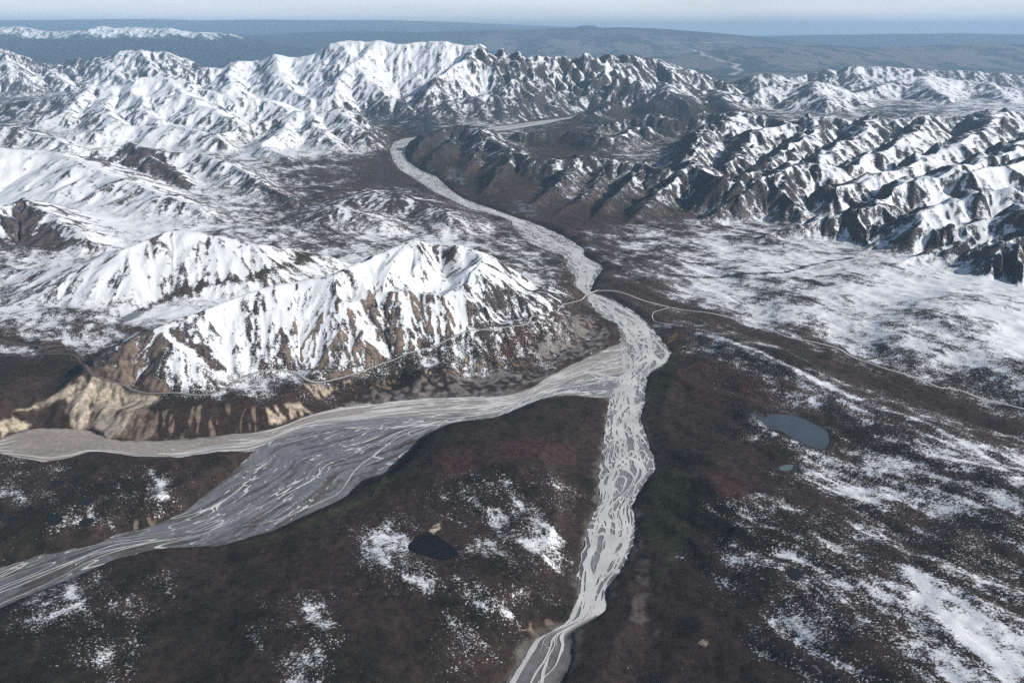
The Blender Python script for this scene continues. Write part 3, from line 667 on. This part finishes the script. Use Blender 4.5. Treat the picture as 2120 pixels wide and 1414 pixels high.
# glints of the river out on the plain
for wd, pts in ((150, [(1512,156),(1535,146),(1520,140),(1530,135)]), (110, [(1525,134),(1490,126),(1470,118),(1455,112),(1440,108),(1430,103)]), (120, [(1360,90),(1440,89),(1520,88)]), (90, [(1672,133),(1690,133)])):
    W = smooth_poly(np.array([h[:2] for h in hits(pts)]), False, 6)
    sl = window(W[:, 0], W[:, 1], wd*4)
    d, _ = line_dist(list(map(tuple, W)), X[sl]+TN[0][sl]*wd, Y[sl]+TN[0][sl]*wd)
    C[sl] = mix(C[sl], np.array((.42, .41, .39), F), sstep(wd*1.6, wd*.2, d)*sstep(-.25, .3, gnoise(X[sl]/700, Y[sl]/1500, 88)+.3).astype(F))
log('attributes')

# ------------------------------------------------------------------ Blender side
scene = bpy.context.scene
COLL = scene.collection
def tag(o, label, cat, kind=None, group=None):
    o['label'] = label; o['category'] = cat
    if kind: o['kind'] = kind
    if group: o['group'] = group
    return o
def nodes(name):
    m = bpy.data.materials.new(name); m.use_nodes = True
    nt = m.node_tree; nt.nodes.clear()
    return m, nt
def N(nt, t, **kw):
    n = nt.nodes.new(t)
    for k, v in kw.items():
        if k.startswith('i_'): n.inputs[k[2:].replace('_', ' ')].default_value = v
        else: setattr(n, k, v)
    return n
def math_(nt, op, a, b=None, c=None):
    n = nt.nodes.new('ShaderNodeMath'); n.operation = op
    for i, x in enumerate((a, b, c)):
        if x is None: continue
        if isinstance(x, (int, float)): n.inputs[i].default_value = x
        else: nt.links.new(x, n.inputs[i])
    return n.outputs[0]
def bsdf(nt, rough=.9, spec=.2):
    b = N(nt, 'ShaderNodeBsdfPrincipled'); b.inputs['Roughness'].default_value = rough; b.inputs['Specular IOR Level'].default_value = spec
    o = N(nt, 'ShaderNodeOutputMaterial'); nt.links.new(b.outputs[0], o.inputs[0])
    return b
def noise(nt, pos, scale, detail=4, rough=.6):
    n = N(nt, 'ShaderNodeTexNoise'); n.inputs['Scale'].default_value = scale; n.inputs['Detail'].default_value = detail; n.inputs['Roughness'].default_value = rough
    nt.links.new(pos, n.inputs['Vector']); return n.outputs[0]
def mixc(nt, f, a, b):
    n = nt.nodes.new('ShaderNodeMix'); n.data_type = 'RGBA'
    for s, x in ((0, f), (6, a), (7, b)):
        if isinstance(x, (int, float)): n.inputs[s].default_value = x
        elif isinstance(x, tuple): n.inputs[s].default_value = (*x, 1)
        else: nt.links.new(x, n.inputs[s])
    return n.outputs[2]

def terrain_material():
    m, nt = nodes('snowy_tundra')
    pos = N(nt, 'ShaderNodeTexCoord').outputs['Object']
    s = N(nt, 'ShaderNodeAttribute', attribute_name='snow').outputs['Fac']
    c = N(nt, 'ShaderNodeAttribute', attribute_name='ground_colour').outputs['Color']
    n1 = noise(nt, pos, 1/38., 6, .7); n2 = noise(nt, pos, 1/8., 5, .75)
    a = math_(nt, 'MULTIPLY_ADD', n1, 2.9, -1.45); b = math_(nt, 'MULTIPLY_ADD', n2, 3.1, -1.55)
    v = math_(nt, 'ADD', math_(nt, 'ADD', a, b), s)
    f = N(nt, 'ShaderNodeMapRange', interpolation_type='SMOOTHSTEP')
    so = N(nt, 'ShaderNodeAttribute', attribute_name='snow_edge').outputs['Fac']
    nt.links.new(math_(nt, 'MULTIPLY', so, -1.0), f.inputs[1]); nt.links.new(so, f.inputs[2])
    nt.links.new(v, f.inputs[0])
    n8 = noise(nt, pos, 1/6.5, 3, .6)
    d8 = math_(nt, 'MULTIPLY_ADD', s, .13, n8)
    f8 = N(nt, 'ShaderNodeMapRange', interpolation_type='SMOOTHSTEP'); f8.inputs[1].default_value = .515; f8.inputs[2].default_value = .63; nt.links.new(d8, f8.inputs[0])
    fm = math_(nt, 'MAXIMUM', f.outputs[0], math_(nt, 'MULTIPLY', f8.outputs[0], .85))
    # mottled vegetation / scree
    n3 = noise(nt, pos, 1/24., 5, .7)
    n5 = noise(nt, pos, 1/6.5, 4, .7)
    k = math_(nt, 'ADD', math_(nt, 'MULTIPLY_ADD', n3, 3.0, -1.35), math_(nt, 'MULTIPLY', n5, 1.8))
    k = math_(nt, 'MAXIMUM', k, .25)
    cc = N(nt, 'ShaderNodeVectorMath', operation='SCALE'); nt.links.new(c, cc.inputs[0]); nt.links.new(k, cc.inputs['Scale'])
    n4 = noise(nt, pos, 1/140., 3, .6)
    snow = mixc(nt, n4, (.76, .775, .80), (.86, .865, .875))
    col = mixc(nt, fm, cc.outputs[0], snow)
    bs = bsdf(nt, .92, .12); nt.links.new(col, bs.inputs['Base Color'])
    bp = N(nt, 'ShaderNodeBump'); bp.inputs['Strength'].default_value = .55; bp.inputs['Distance'].default_value = 3.0
    nt.links.new(math_(nt, 'ADD', n3, math_(nt, 'MULTIPLY', n2, .5)), bp.inputs['Height']); nt.links.new(bp.outputs[0], bs.inputs['Normal'])
    return m
MAT_T = terrain_material()

def mesh_from(name, V, Q, mat, attrs=None, tri=False, smooth=True):
    me = bpy.data.meshes.new(name)
    k = 3 if tri else 4
    me.vertices.add(len(V)); me.vertices.foreach_set('co', np.ascontiguousarray(V, F).ravel())
    me.loops.add(len(Q)*k); me.loops.foreach_set('vertex_index', np.ascontiguousarray(Q, np.int32).ravel())
    me.polygons.add(len(Q)); me.polygons.foreach_set('loop_start', np.arange(0, len(Q)*k, k, dtype=np.int32))
    me.polygons.foreach_set('use_smooth', np.full(len(Q), smooth))
    for an, (ty, arr) in (attrs or {}).items():
        a = me.attributes.new(an, ty, 'POINT')
        if ty == 'FLOAT': a.data.foreach_set('value', np.ascontiguousarray(arr, F).ravel())
        else: a.data.foreach_set('color', np.ascontiguousarray(np.c_[arr, np.ones(len(arr), F)], F).ravel())
    me.update(calc_edges=True)
    me.materials.append(mat)
    o = bpy.data.objects.new(name, me); COLL.objects.link(o)
    return o

LAB = np.repeat(np.repeat(lab, st, 0), st, 1)[:NR, :NT]
ids = np.arange(NR*NT).reshape(NR, NT)
quads = np.stack([ids[:-1, :-1], ids[:-1, 1:], ids[1:, 1:], ids[1:, :-1]], -1)
fl = LAB[:-1, :-1]
# the far plain is one flat sheet: fewer rows would do, but it shares the grid
VALL = np.stack([X, Y, Z], -1).reshape(-1, 3)
SOv = SOFT.ravel(); Sv = S.astype(F).ravel(); Cv = C.reshape(-1, 3)
NAMES = {'ground':('terrain','dark brown tundra and snow patched valley floor under all the mountains','terrain'),
 'near':('mountain','snowy mountain with tan ribs and gullies rising directly above the road bend','mountain'),
 'second':('mountain','smooth white mountain just behind the one above the road','mountain'),
 'snowfield':('mountain','wide rolling snowfields with dark brown rock faces at the left edge','mountain'),
 'longridge':('mountain','long white ridge standing in front of the dark blue valley, left','mountain'),
 'spur':('mountain','snow topped spur ending at the purple slopes left of the upper river','mountain'),
 'knoll':('hill','low rounded knoll with a dark speckled flank beside the upper river','hill'),
 'massif':('mountain','largest snowy massif with a jagged crest in the middle distance','mountain'),
 'leftrange':('mountain','snowy range at the left edge with blue shadowed foot','mountain'),
 'bank':('mountain','dark bare hills with grey gullies along the right bank of the upper river','mountain'),
 'jagged':('mountain','maze of sharp half snowy ridges filling the right side','mountain'),
 'farright':('mountain','bluish snow capped mountains behind the sharp ridges on the right','mountain'),
 'horizonrange':('mountain','faint snowy range on the horizon at the left','mountain'),
 'bluehills':('hills','flat blue hills with one small peak on the horizon','hills'),
 'lowhills':('hills','low hazy blue hills beyond the plain on the right','hills')}
for gi, g in enumerate(GROUPS):
    q = quads[fl == gi].reshape(-1, 4)
    if len(q) == 0: continue
    u, inv = np.unique(q, return_inverse=True)
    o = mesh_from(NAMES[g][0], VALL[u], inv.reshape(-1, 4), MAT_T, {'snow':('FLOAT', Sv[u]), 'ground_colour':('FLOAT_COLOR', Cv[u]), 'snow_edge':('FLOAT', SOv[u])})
    tag(o, NAMES[g][1], NAMES[g][2], 'structure')
log('terrain meshes')

# ------------------------------------------------------------------ river beds and braided water
def bed_material():
    m, nt = nodes('river_gravel')
    pos = N(nt, 'ShaderNodeTexCoord').outputs['Object']
    c = N(nt, 'ShaderNodeAttribute', attribute_name='ground_colour').outputs['Color']
    n1 = noise(nt, pos, 1/18., 6, .7); n2 = noise(nt, pos, 1/90., 4, .6)
    k = math_(nt, 'ADD', math_(nt, 'MULTIPLY_ADD', n1, 1.3, -.02), math_(nt, 'MULTIPLY', n2, .75))
    cc = N(nt, 'ShaderNodeVectorMath', operation='SCALE'); nt.links.new(c, cc.inputs[0]); nt.links.new(k, cc.inputs['Scale'])
    b = bsdf(nt, .9, .2); nt.links.new(cc.outputs[0], b.inputs['Base Color'])
    return m
def water_material(name, col, rough, col2=None):
    m, nt = nodes(name)
    pos = N(nt, 'ShaderNodeTexCoord').outputs['Object']
    n1 = noise(nt, pos, 1/35., 4, .6)
    b = bsdf(nt, rough, .18)
    n3 = noise(nt, pos, 1/130., 3, .6)
    r3 = N(nt, 'ShaderNodeMapRange'); r3.inputs[1].default_value = .38; r3.inputs[2].default_value = .62; nt.links.new(n3, r3.inputs[0])
    base = mixc(nt, n1, col, col2 or tuple(x*.86 for x in col))
    nt.links.new(mixc(nt, r3.outputs[0], base, mixc(nt, n1, tuple(x*.80 for x in col), tuple(x*.62 for x in col))), b.inputs['Base Color'])
    n2 = noise(nt, pos, 1/2.5, 3, .6)
    bp = N(nt, 'ShaderNodeBump'); bp.inputs['Strength'].default_value = .15; bp.inputs['Distance'].default_value = .15
    nt.links.new(n2, bp.inputs['Height']); nt.links.new(bp.outputs[0], b.inputs['Normal'])
    return m
MAT_BED = bed_material(); MAT_W = water_material('silty_water', (.74, .725, .69), .45, (.64, .62, .585))

def catmull(A, n):
    return smooth_poly(A, False, n)
def rnd_curve(rs, s, wl, seed):
    k = int(s[-1]/wl)+6
    v = rs.randn(k)
    x = s/wl; i = x.astype(int); f = x-i; f = f*f*(3-2*f)
    return v[i]*(1-f)+v[i+1]*f
def march(Fv, Vg):               # triangles where the field is positive, cut exactly at zero
    n0, n1 = Fv.shape
    ids = np.arange(n0*n1).reshape(n0, n1)
    a, b, c, d = ids[:-1, :-1].ravel(), ids[:-1, 1:].ravel(), ids[1:, 1:].ravel(), ids[1:, :-1].ravel()
    T = np.r_[np.c_[a, b, c], np.c_[a, c, d]]
    f = Fv.ravel(); p = f > 0
    cnt = p[T].sum(1)
    full = T[cnt == 3]
    V = [Vg.reshape(-1, 3)]; tris = [full]; base = n0*n1
    for want in (1, 2):
        t = T[cnt == want]
        if len(t) == 0: continue
        pm = p[t] if want == 1 else ~p[t]
        k = pm.argmax(1); r = np.arange(len(t))
        i0, i1, i2 = t[r, k], t[r, (k+1) % 3], t[r, (k+2) % 3]
        P = Vg.reshape(-1, 3)
        def cut(i, j):
            w = (f[i]/(f[i]-f[j]))[:, None]; return P[i]*(1-w)+P[j]*w
        e1, e2 = cut(i0, i1), cut(i0, i2)
        n = len(t); ia = base+np.arange(n); ib = base+n+np.arange(n)
        V += [e1, e2]; base += 2*n
        if want == 1: tris.append(np.c_[i0, ia, ib])
        else: tris += [np.c_[ia, i1, i2], np.c_[ia, i2, ib]]
    V = np.concatenate(V); Tt = np.concatenate(tris)
    u, inv = np.unique(Tt, return_inverse=True)
    return V[u], inv.reshape(-1, 3)

CFG = {  # strands: (count, mean half width m, wander length m, lo, hi), bed colour, lift
 'main': dict(n=6, w=5.5, wl=150, col=(.175,.173,.187), lift=.3, dry=12),
 'west': dict(n=10, w=4.2, wl=330, col=(.26,.235,.21), lift=.6, dry=16),
 'south': dict(n=3, w=1.7, wl=300, col=(.118,.121,.136), lift=.9, dry=26),
 'far': dict(n=5, w=26, wl=900, col=(.3,.29,.28), lift=.3, dry=4)}
def river(nm, label_bed, label_water):
    L, Rr = RPOLY[nm]; cfg = CFG[nm]; rs = np.random.RandomState({'main':5,'west':9,'south':3,'far':4}[nm])
    L = catmull(L, 8); Rr = catmull(Rr, 8)
    mid = (L+Rr)/2
    seg = np.r_[0, np.cumsum(np.hypot(np.diff(mid[:, 0]), np.diff(mid[:, 1])))]
    ds = 4.0 if nm != 'far' else 20.0
    s = np.arange(0, seg[-1], ds)
    Lx, Ly = np.interp(s, seg, L[:, 0]), np.interp(s, seg, L[:, 1]); Rx, Ry = np.interp(s, seg, Rr[:, 0]), np.interp(s, seg, Rr[:, 1])
    hw = np.hypot(Rx-Lx, Ry-Ly)/2
    nt_ = int(min(max(2*np.percentile(hw, 90)/2.6, 24), 150)) if nm != 'far' else 40
    t = np.linspace(-1, 1, nt_)
    a = (t[None, :]+1)/2
    Xg = Lx[:, None]*(1-a)+Rx[:, None]*a; Yg = Ly[:, None]*(1-a)+Ry[:, None]*a
    jit = (gnoise(Xg/60, Yg/60, 61)*10+gnoise(Xg/22, Yg/22, 62)*5)*(np.abs(t)[None, :]**6)
    Xg = Xg+jit; Yg = Yg+jit*.7
    Zg = zb(Yg)+cfg['lift']
    un = s/ s[-1]
    Fw = np.full(Xg.shape, -1e3); Fd = np.full(Xg.shape, -1e3)
    T = t[None, :]*hw[:, None]
    def net(ls, lt, w, sd, i0=0., i1=1.):
        wq = gnoise(s[:, None]/(ls*1.3)+0*T, T/(lt*2), sd+5)*.6
        n = gnoise(s[:, None]/ls+wq, T/lt+wq*.5, sd)
        w = w*(.35+1.1*sstep(-.25, .35, gnoise(s[:, None]/330+0*T, T/90, sd+9)))
        return w*(sstep(-.03, .03, un-i0)*sstep(-.03, .03, i1-un))[:, None]-.01-np.abs(n)*lt*.55
    def strand(w, lo, hi, wl, i0=0., i1=1.):
        c = rnd_curve(rs, s, wl*1.5, 0)*.45+rnd_curve(rs, s, wl*.45, 0)*.10+rs.uniform(-.8, .8)
        c = np.tanh(c)*.93
        c = (lo+hi)/2+(hi-lo)/2*c
        ww = w*np.exp(rnd_curve(rs, s, wl*.7, 0)*.45)*np.exp(rs.randn()*.25)
        slope = np.gradient(c*hw, s)
        f = (ww*sstep(-.02, .02, un-i0)*sstep(-.02, .02, i1-un)-.01)[:, None]-np.abs(T-(c*hw)[:, None])/np.sqrt(1+np.minimum(slope**2, 9))[:, None]
        return f
    if nm == 'main':
        for q in range(cfg['n']): Fw = np.maximum(Fw, strand(cfg['w'], -1, 1, cfg['wl'], 0, .97))
        Fw = np.maximum(Fw, strand(12, -.95, -.35, 600, .955, 1.01))
        for q in range(3): Fw = np.maximum(Fw, strand(2.4, -.6, .95, 110, .93, 1.01))
        Fw = np.maximum(Fw, net(105, 40, 2.8, 101, 0, .97)); Fw = np.maximum(Fw, net(55, 20, 1.25, 107, 0, .975)); Fw = np.maximum(Fw, net(170, 66, 4.2, 113, 0, .90))
        for q in range(4): Fw = np.maximum(Fw, strand(4.5, -1, 1, 140, .0, .80))
        Fw = np.maximum(Fw, strand(8, -.2, .9, 500, 0, .96))
    elif nm == 'west':
        Fw = np.maximum(Fw, net(240, 26, 1.5, 131, 0, .45)); Fw = np.maximum(Fw, net(260, 30, 1.5, 137, .3, .75)); Fw = np.maximum(Fw, net(120, 16, 1.1, 139, 0, .3))
        for q in range(8): Fw = np.maximum(Fw, strand(4.6, -1., 1., 260, 0., .30))
        for q in range(4): Fw = np.maximum(Fw, strand(4.0, -.95, .2, 330, .25, .62))
        for q in range(2): Fw = np.maximum(Fw, strand(4.8, .0, .95, 380, .5, .82))
        for q in range(2): Fw = np.maximum(Fw, strand(5.5, .55, .98, 500, .6, 1.0))
        for q in range(4): Fw = np.maximum(Fw, strand(3.5, -.9, .95, 120, .93, 1.01))
    else:
        if nm == 'south': Fw = np.maximum(Fw, net(260, 40, .75, 141)); Fw = np.maximum(Fw, net(120, 22, .5, 143))
        for q in range(cfg['n']): Fw = np.maximum(Fw, strand(cfg['w'], -.7 if nm == 'south' else -1, 1, cfg['wl']))
    for q in range(cfg['dry']): Fd = np.maximum(Fd, strand(cfg['w']*.9 if nm != 'south' else 4.5, -1, 1, cfg['wl']*.8))
    Fd = np.maximum(Fd, net(190, 13, 1.6, 151)); Fd = np.maximum(Fd, net(70, 8, 1.0, 153))
    edge = (1-np.abs(t)[None, :])*hw[:, None]
    Fw = np.minimum(Fw, edge-1.5)
    dry = sstep(-3.5, 2.5, Fd); wet = sstep(-7, 0, Fw)
    col = np.array(cfg['col'], F)[None, None, :]*np.ones(Xg.shape+(1,), F)
    if nm == 'west':      # the reach under the cliffs is warmer, the lower side bluish
        wv = sstep(.2, .9, un)[:, None]*np.ones_like(Xg); col = mix(col, np.array((.25, .215, .185), F), wv.astype(F))
        bl = sstep(.1, .5, t[None, :]+gnoise(Xg/200, Yg/200, 66)*.4)*sstep(.62, .5, un)[:, None]; col = mix(col, np.array((.15,.152,.17), F), bl.astype(F))
    if nm == 'main':
        col = mix(col, np.array((.09, .085, .088), F), (sstep(.945, .98, un)[:, None]*np.ones_like(Xg)*.8).astype(F))
    if nm == 'south': col = mix(col, np.array((.082, .083, .092), F), (sstep(.55, .95, un)[:, None]*np.ones_like(Xg)).astype(F))  # bed colour darkens toward the lower left: cloud shade and vignette painted in
    if nm == 'south':     # shrubby old bars along the lower side
        vg = sstep(-.1, .22, gnoise(s[:, None]/260+0*Xg, T/26, 67)+gnoise(Xg/30, Yg/30, 68)*.35)*sstep(-.1, .35, t[None, :]+0*Xg)
        col = mix(col, np.array((.045, .038, .034), F), (vg*.9).astype(F))
        vg2 = sstep(.12, .32, gnoise(s[:, None]/300+4+0*Xg, T/30, 69)+gnoise(Xg/25, Yg/25, 70)*.2)*sstep(.3, -.2, t[None, :]+0*Xg)
        col = mix(col, np.array((.05, .045, .042), F), (vg2*.8).astype(F))
    eg = sstep(16, 2, edge+gnoise(Xg/45, Yg/45, 161)*22+gnoise(Xg/14, Yg/14, 162)*9)
    col = mix(col, np.array((.055, .05, .042), F), (eg*.75).astype(F))
    col = mix(col, col*1.6, (dry*(.35 if nm == 'main' else .7)).astype(F)); col = mix(col, np.array((.30, .285, .27), F), (wet*.22).astype(F))
    V = np.stack([Xg, Yg, Zg], -1)
    idg = np.arange(Xg.size).reshape(Xg.shape)
    Q = np.stack([idg[:-1, :-1], idg[:-1, 1:], idg[1:, 1:], idg[1:, :-1]], -1).reshape(-1, 4)
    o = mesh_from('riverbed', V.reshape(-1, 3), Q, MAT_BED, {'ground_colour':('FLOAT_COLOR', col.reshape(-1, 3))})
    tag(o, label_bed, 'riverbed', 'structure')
    Vw = V.copy(); Vw[..., 2] = zb(Yg)+1.2+cfg['lift']
    v, tr = march(Fw, Vw)
    o = mesh_from('river', v, tr, MAT_W, tri=True)
    tag(o, label_water, 'river', 'structure')
river('main', 'grey gravel bed of the main river winding under the bridge', 'pale silty braids of the main river running under the bridge')
river('west', 'grey and tan gravel bed below the tan cliffs and the road', 'thin cream braids of the tributary below the tan cliffs')
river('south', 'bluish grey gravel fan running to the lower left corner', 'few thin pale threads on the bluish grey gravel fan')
river('far', 'distant gravel flat at the foot of the big massif', 'bright far reach of river at the foot of the big massif')
log('rivers built')

# ------------------------------------------------------------------ ponds
PM_ = {'blue':water_material('pond_water_blue', (.085,.10,.125), .3), 'pale':water_material('pond_water_pale', (.16,.19,.20), .2), 'dark':water_material('pond_water_dark', (.024,.024,.025), .4),
 'black':water_material('pond_water_black', (.012,.012,.013), .4), 'blue2':water_material('pond_water_slate', (.022,.022,.024), .55), 'ice':water_material('pond_ice', (.22,.24,.26), .35)}
PLAB = ['large blue lake on the right tundra with a pointed left end','tiny pale tarn just below the large blue lake','dark round tarn low on the right tundra','black lake with a tan mud spit on the near tundra',
 'slate tarn nearest the cliffs on the left tundra','slate tarn beside a snow streak on the left tundra','small slate tarn near the gravel fan, among snow patches','black round pond ringed by snow on the left tundra',
 'slate tarn right of the black snow ringed pond','slate tarn at the left edge of the tundra','pale icy lake in the green valley behind the near mountain']
for (nm, W, zw, mt), lb in zip(PONDW, PLAB):
    c = W.mean(0)
    V = np.r_[[[c[0], c[1], zw]], np.c_[W, np.full(len(W), zw)]]
    n = len(W); i = np.arange(n)
    o = mesh_from('pond', V, np.c_[np.zeros(n, int), 1+(i+1) % n, 1+i], PM_[mt], tri=True)
    tag(o, lb, 'pond', 'structure')

# ------------------------------------------------------------------ roads
def road_material():
    m, nt = nodes('gravel_road')
    pos = N(nt, 'ShaderNodeTexCoord').outputs['Object']
    n1 = noise(nt, pos, 1/14., 5, .65)
    b = bsdf(nt, .85, .2); sx = N(nt, 'ShaderNodeSeparateXYZ'); nt.links.new(pos, sx.inputs[0])
    e = N(nt, 'ShaderNodeMapRange'); e.inputs[1].default_value = -1750; e.inputs[2].default_value = -900; nt.links.new(sx.outputs[0], e.inputs[0])
    c0 = mixc(nt, n1, (.36, .34, .315), (.54, .52, .49)); c1 = mixc(nt, n1, (.09, .078, .07), (.14, .12, .105))
    nt.links.new(mixc(nt, e.outputs[0], c1, c0), b.inputs['Base Color'])
    return m
MAT_R = road_material()
def road_mesh(path, w, name, label):
    x, y, z = path
    tx, ty = np.gradient(x), np.gradient(y); l = np.hypot(tx, ty)+1e-9; nx, ny = -ty/l, tx/l
    rows = []
    ws = w*(1+.22*gnoise(np.arange(len(x))/9., np.zeros(len(x)), 75))
    for off, dz in ((-1.15, -.5), (-.8, .45), (0, .7), (.8, .45), (1.15, -.5)):
        rows.append(np.c_[x+nx*ws*off, y+ny*ws*off, z+dz])
    V = np.stack(rows, 1); n, k = len(x), 5
    idg = np.arange(n*k).reshape(n, k)
    Q = np.stack([idg[:-1, :-1], idg[1:, :-1], idg[1:, 1:], idg[:-1, 1:]], -1).reshape(-1, 4)
    return tag(mesh_from(name, V.reshape(-1, 3), Q, MAT_R), label, 'road', 'structure')
road_mesh(roads[0], 5.2, 'road', 'gravel road along the foot of the snowy mountain left of the bridge')
road_mesh(roads[1], 5.6, 'road', 'pale gravel road running from the bridge across the right tundra')
road_mesh(roads[2], 2.6, 'path', 'short side track leaving the right hand road near the river bend')

# ------------------------------------------------------------------ bridge
def box(V, Fc, c, ax, ay, hx, hy, z0, z1):
    b = len(V)
    for z in (z0, z1):
        for sx, sy in ((-1, -1), (1, -1), (1, 1), (-1, 1)):
            V.append((c[0]+ax[0]*hx*sx+ay[0]*hy*sy, c[1]+ax[1]*hx*sx+ay[1]*hy*sy, z))
    Fc += [(b, b+3, b+2, b+1), (b+4, b+5, b+6, b+7)]+[(b+i, b+(i+1) % 4, b+4+(i+1) % 4, b+4+i) for i in range(4)]
def simple_mat(name, col, rough=.7):
    m, nt = nodes(name); pos = N(nt, 'ShaderNodeTexCoord').outputs['Object']
    b = bsdf(nt, rough, .3); nt.links.new(mixc(nt, noise(nt, pos, .3, 4), col, tuple(x*.75 for x in col)), b.inputs['Base Color']); return m
MC = simple_mat('bridge_concrete', (.62, .61, .58)); MS = simple_mat('bridge_steel', (.30, .30, .30), .5)
A0 = np.array([roads[0][0][-1], roads[0][1][-1]]); B0 = np.array([roads[1][0][0], roads[1][1][0]])
d = B0-A0; Lb = float(np.hypot(*d)); ax = d/Lb; ay = np.array([-ax[1], ax[0]]); cm = (A0+B0)/2
br = bpy.data.objects.new('bridge', None); COLL.objects.link(br); br.location = (cm[0], cm[1], BRZ-14)
tag(br, 'pale straight road bridge crossing the narrow neck of the main river', 'bridge')
def part(name, boxes, mat, parent):
    V, Fc = [], []
    for (cx, cy, hx, hy, z0, z1) in boxes: box(V, Fc, ax*cx+ay*cy, ax, ay, hx, hy, z0, z1)
    o = mesh_from(name, np.array(V), np.array(Fc), mat, smooth=False); o.parent = parent
    return o
hl = Lb/2+6
part('deck', [(0, 0, hl, 4.6, 13.9, 14.8)], MC, br)
for sgn in (-1, 1):
    part('girder', [(0, sgn*3.0, hl-3, .45, 11.9, 13.898)], MS, br)
    part('railing', [(0, sgn*4.35, hl, .10, 15.75, 15.95)]+[(k*4.0-hl+2, sgn*4.35, .12, .12, 14.8, 15.748) for k in range(int(hl/2))], MC, br)
for k in (-1, 1):
    part('pier', [(k*Lb/6, 0, .9, 4.0, -3, 11.2), (k*Lb/6, 0, 1.3, 4.5, 11.2, 11.898)], MC, br)
    part('abutment', [(k*(Lb/2+1), 0, 3.0, 5.0, 3, 11.898)], MC, br)
log('bridge', Lb)

# ------------------------------------------------------------------ air
bm_v = [(-262000, -3000, -345), (262000, -3000, -345), (262000, 262000, -345), (-262000, 262000, -345)]
ztop = max(float(Z.max())+20, CAM_Z+60)
V = np.array(bm_v+[(x, y, ztop) for x, y, _ in bm_v], float)
zmin = float(Z.min())-8; V[:4, 2] = zmin
Q = np.array([(0, 3, 2, 1), (4, 5, 6, 7), (0, 1, 5, 4), (1, 2, 6, 5), (2, 3, 7, 6), (3, 0, 4, 7)])
mh, nt = nodes('haze_air')
pv = N(nt, 'ShaderNodeVolumePrincipled'); pv.inputs['Color'].default_value = (.49, .75, 1.0, 1); pv.inputs['Density'].default_value = 1.12e-5; pv.inputs['Anisotropy'].default_value = 0.0
o_ = N(nt, 'ShaderNodeOutputMaterial'); nt.links.new(pv.outputs[0], o_.inputs['Volume'])
hz = mesh_from('haze', V, Q, mh, smooth=False); tag(hz, 'thin blue haze filling the air over the whole landscape', 'haze', 'stuff')

# ------------------------------------------------------------------ sky and sun
w = bpy.data.worlds.new('World'); scene.world = w; w.use_nodes = True
nt = w.node_tree; nt.nodes.clear()
sky = N(nt, 'ShaderNodeTexSky'); sky.sky_type = 'NISHITA'; sky.sun_disc = False; sky.sun_elevation = SUN_EL; sky.sun_rotation = SUN_AZ; sky.altitude = 1500; sky.dust_density = 2.0; sky.air_density = 1.0
tc = N(nt, 'ShaderNodeTexCoord'); mp = N(nt, 'ShaderNodeMapping'); mp.inputs['Scale'].default_value = (3, 3, 42)
nt.links.new(tc.outputs['Generated'], mp.inputs['Vector'])
n1 = noise(nt, mp.outputs[0], 1.0, 6, .6)
sx = N(nt, 'ShaderNodeSeparateXYZ'); nt.links.new(tc.outputs['Generated'], sx.inputs[0])
low = N(nt, 'ShaderNodeMapRange'); low.inputs[1].default_value = .22; low.inputs[2].default_value = .02; nt.links.new(sx.outputs[2], low.inputs[0])
r = N(nt, 'ShaderNodeMapRange'); r.inputs[1].default_value = .3; r.inputs[2].default_value = .7; r.inputs[3].default_value = .62; r.inputs[4].default_value = .95
nt.links.new(n1, r.inputs[0])
col = mixc(nt, math_(nt, 'MULTIPLY', r.outputs[0], low.outputs[0]), sky.outputs[0], (11.2, 11.2, 11.5))
bg = N(nt, 'ShaderNodeBackground'); bg.inputs['Strength'].default_value = .08
nt.links.new(col, bg.inputs['Color'])
wo = N(nt, 'ShaderNodeOutputWorld'); nt.links.new(bg.outputs[0], wo.inputs[0])
sl = bpy.data.lights.new('sun', 'SUN'); sl.energy = 4.1; sl.angle = math.radians(.5); sl.color = (1, .95, .88)
so = bpy.data.objects.new('sun', sl); COLL.objects.link(so)
from mathutils import Vector
so.rotation_euler = Vector(tuple(-SUN_DIR)).to_track_quat('-Z', 'Y').to_euler()
so.location = (0, 0, 3000)

# ------------------------------------------------------------------ camera
cd = bpy.data.cameras.new('camera'); cam = bpy.data.objects.new('camera', cd); COLL.objects.link(cam)
cam.location = (0, 0, CAM_Z); cam.rotation_euler = (math.pi/2-PITCH, 0, 0)
cd.sensor_width = 36; cd.lens = 36*FPX/2120; cd.clip_start = 1; cd.clip_end = 1e6
scene.camera = cam
scene.view_settings.view_transform = 'Standard'; scene.view_settings.look = 'None'; scene.view_settings.exposure = 0.2; scene.view_settings.gamma = 1
scene.cycles.use_denoising = False
scene.cycles.volume_bounces = 1; scene.cycles.max_bounces = 4; scene.cycles.diffuse_bounces = 2
open('/tmp/log.txt','w').write('%s %s'%(ztop, zmin))
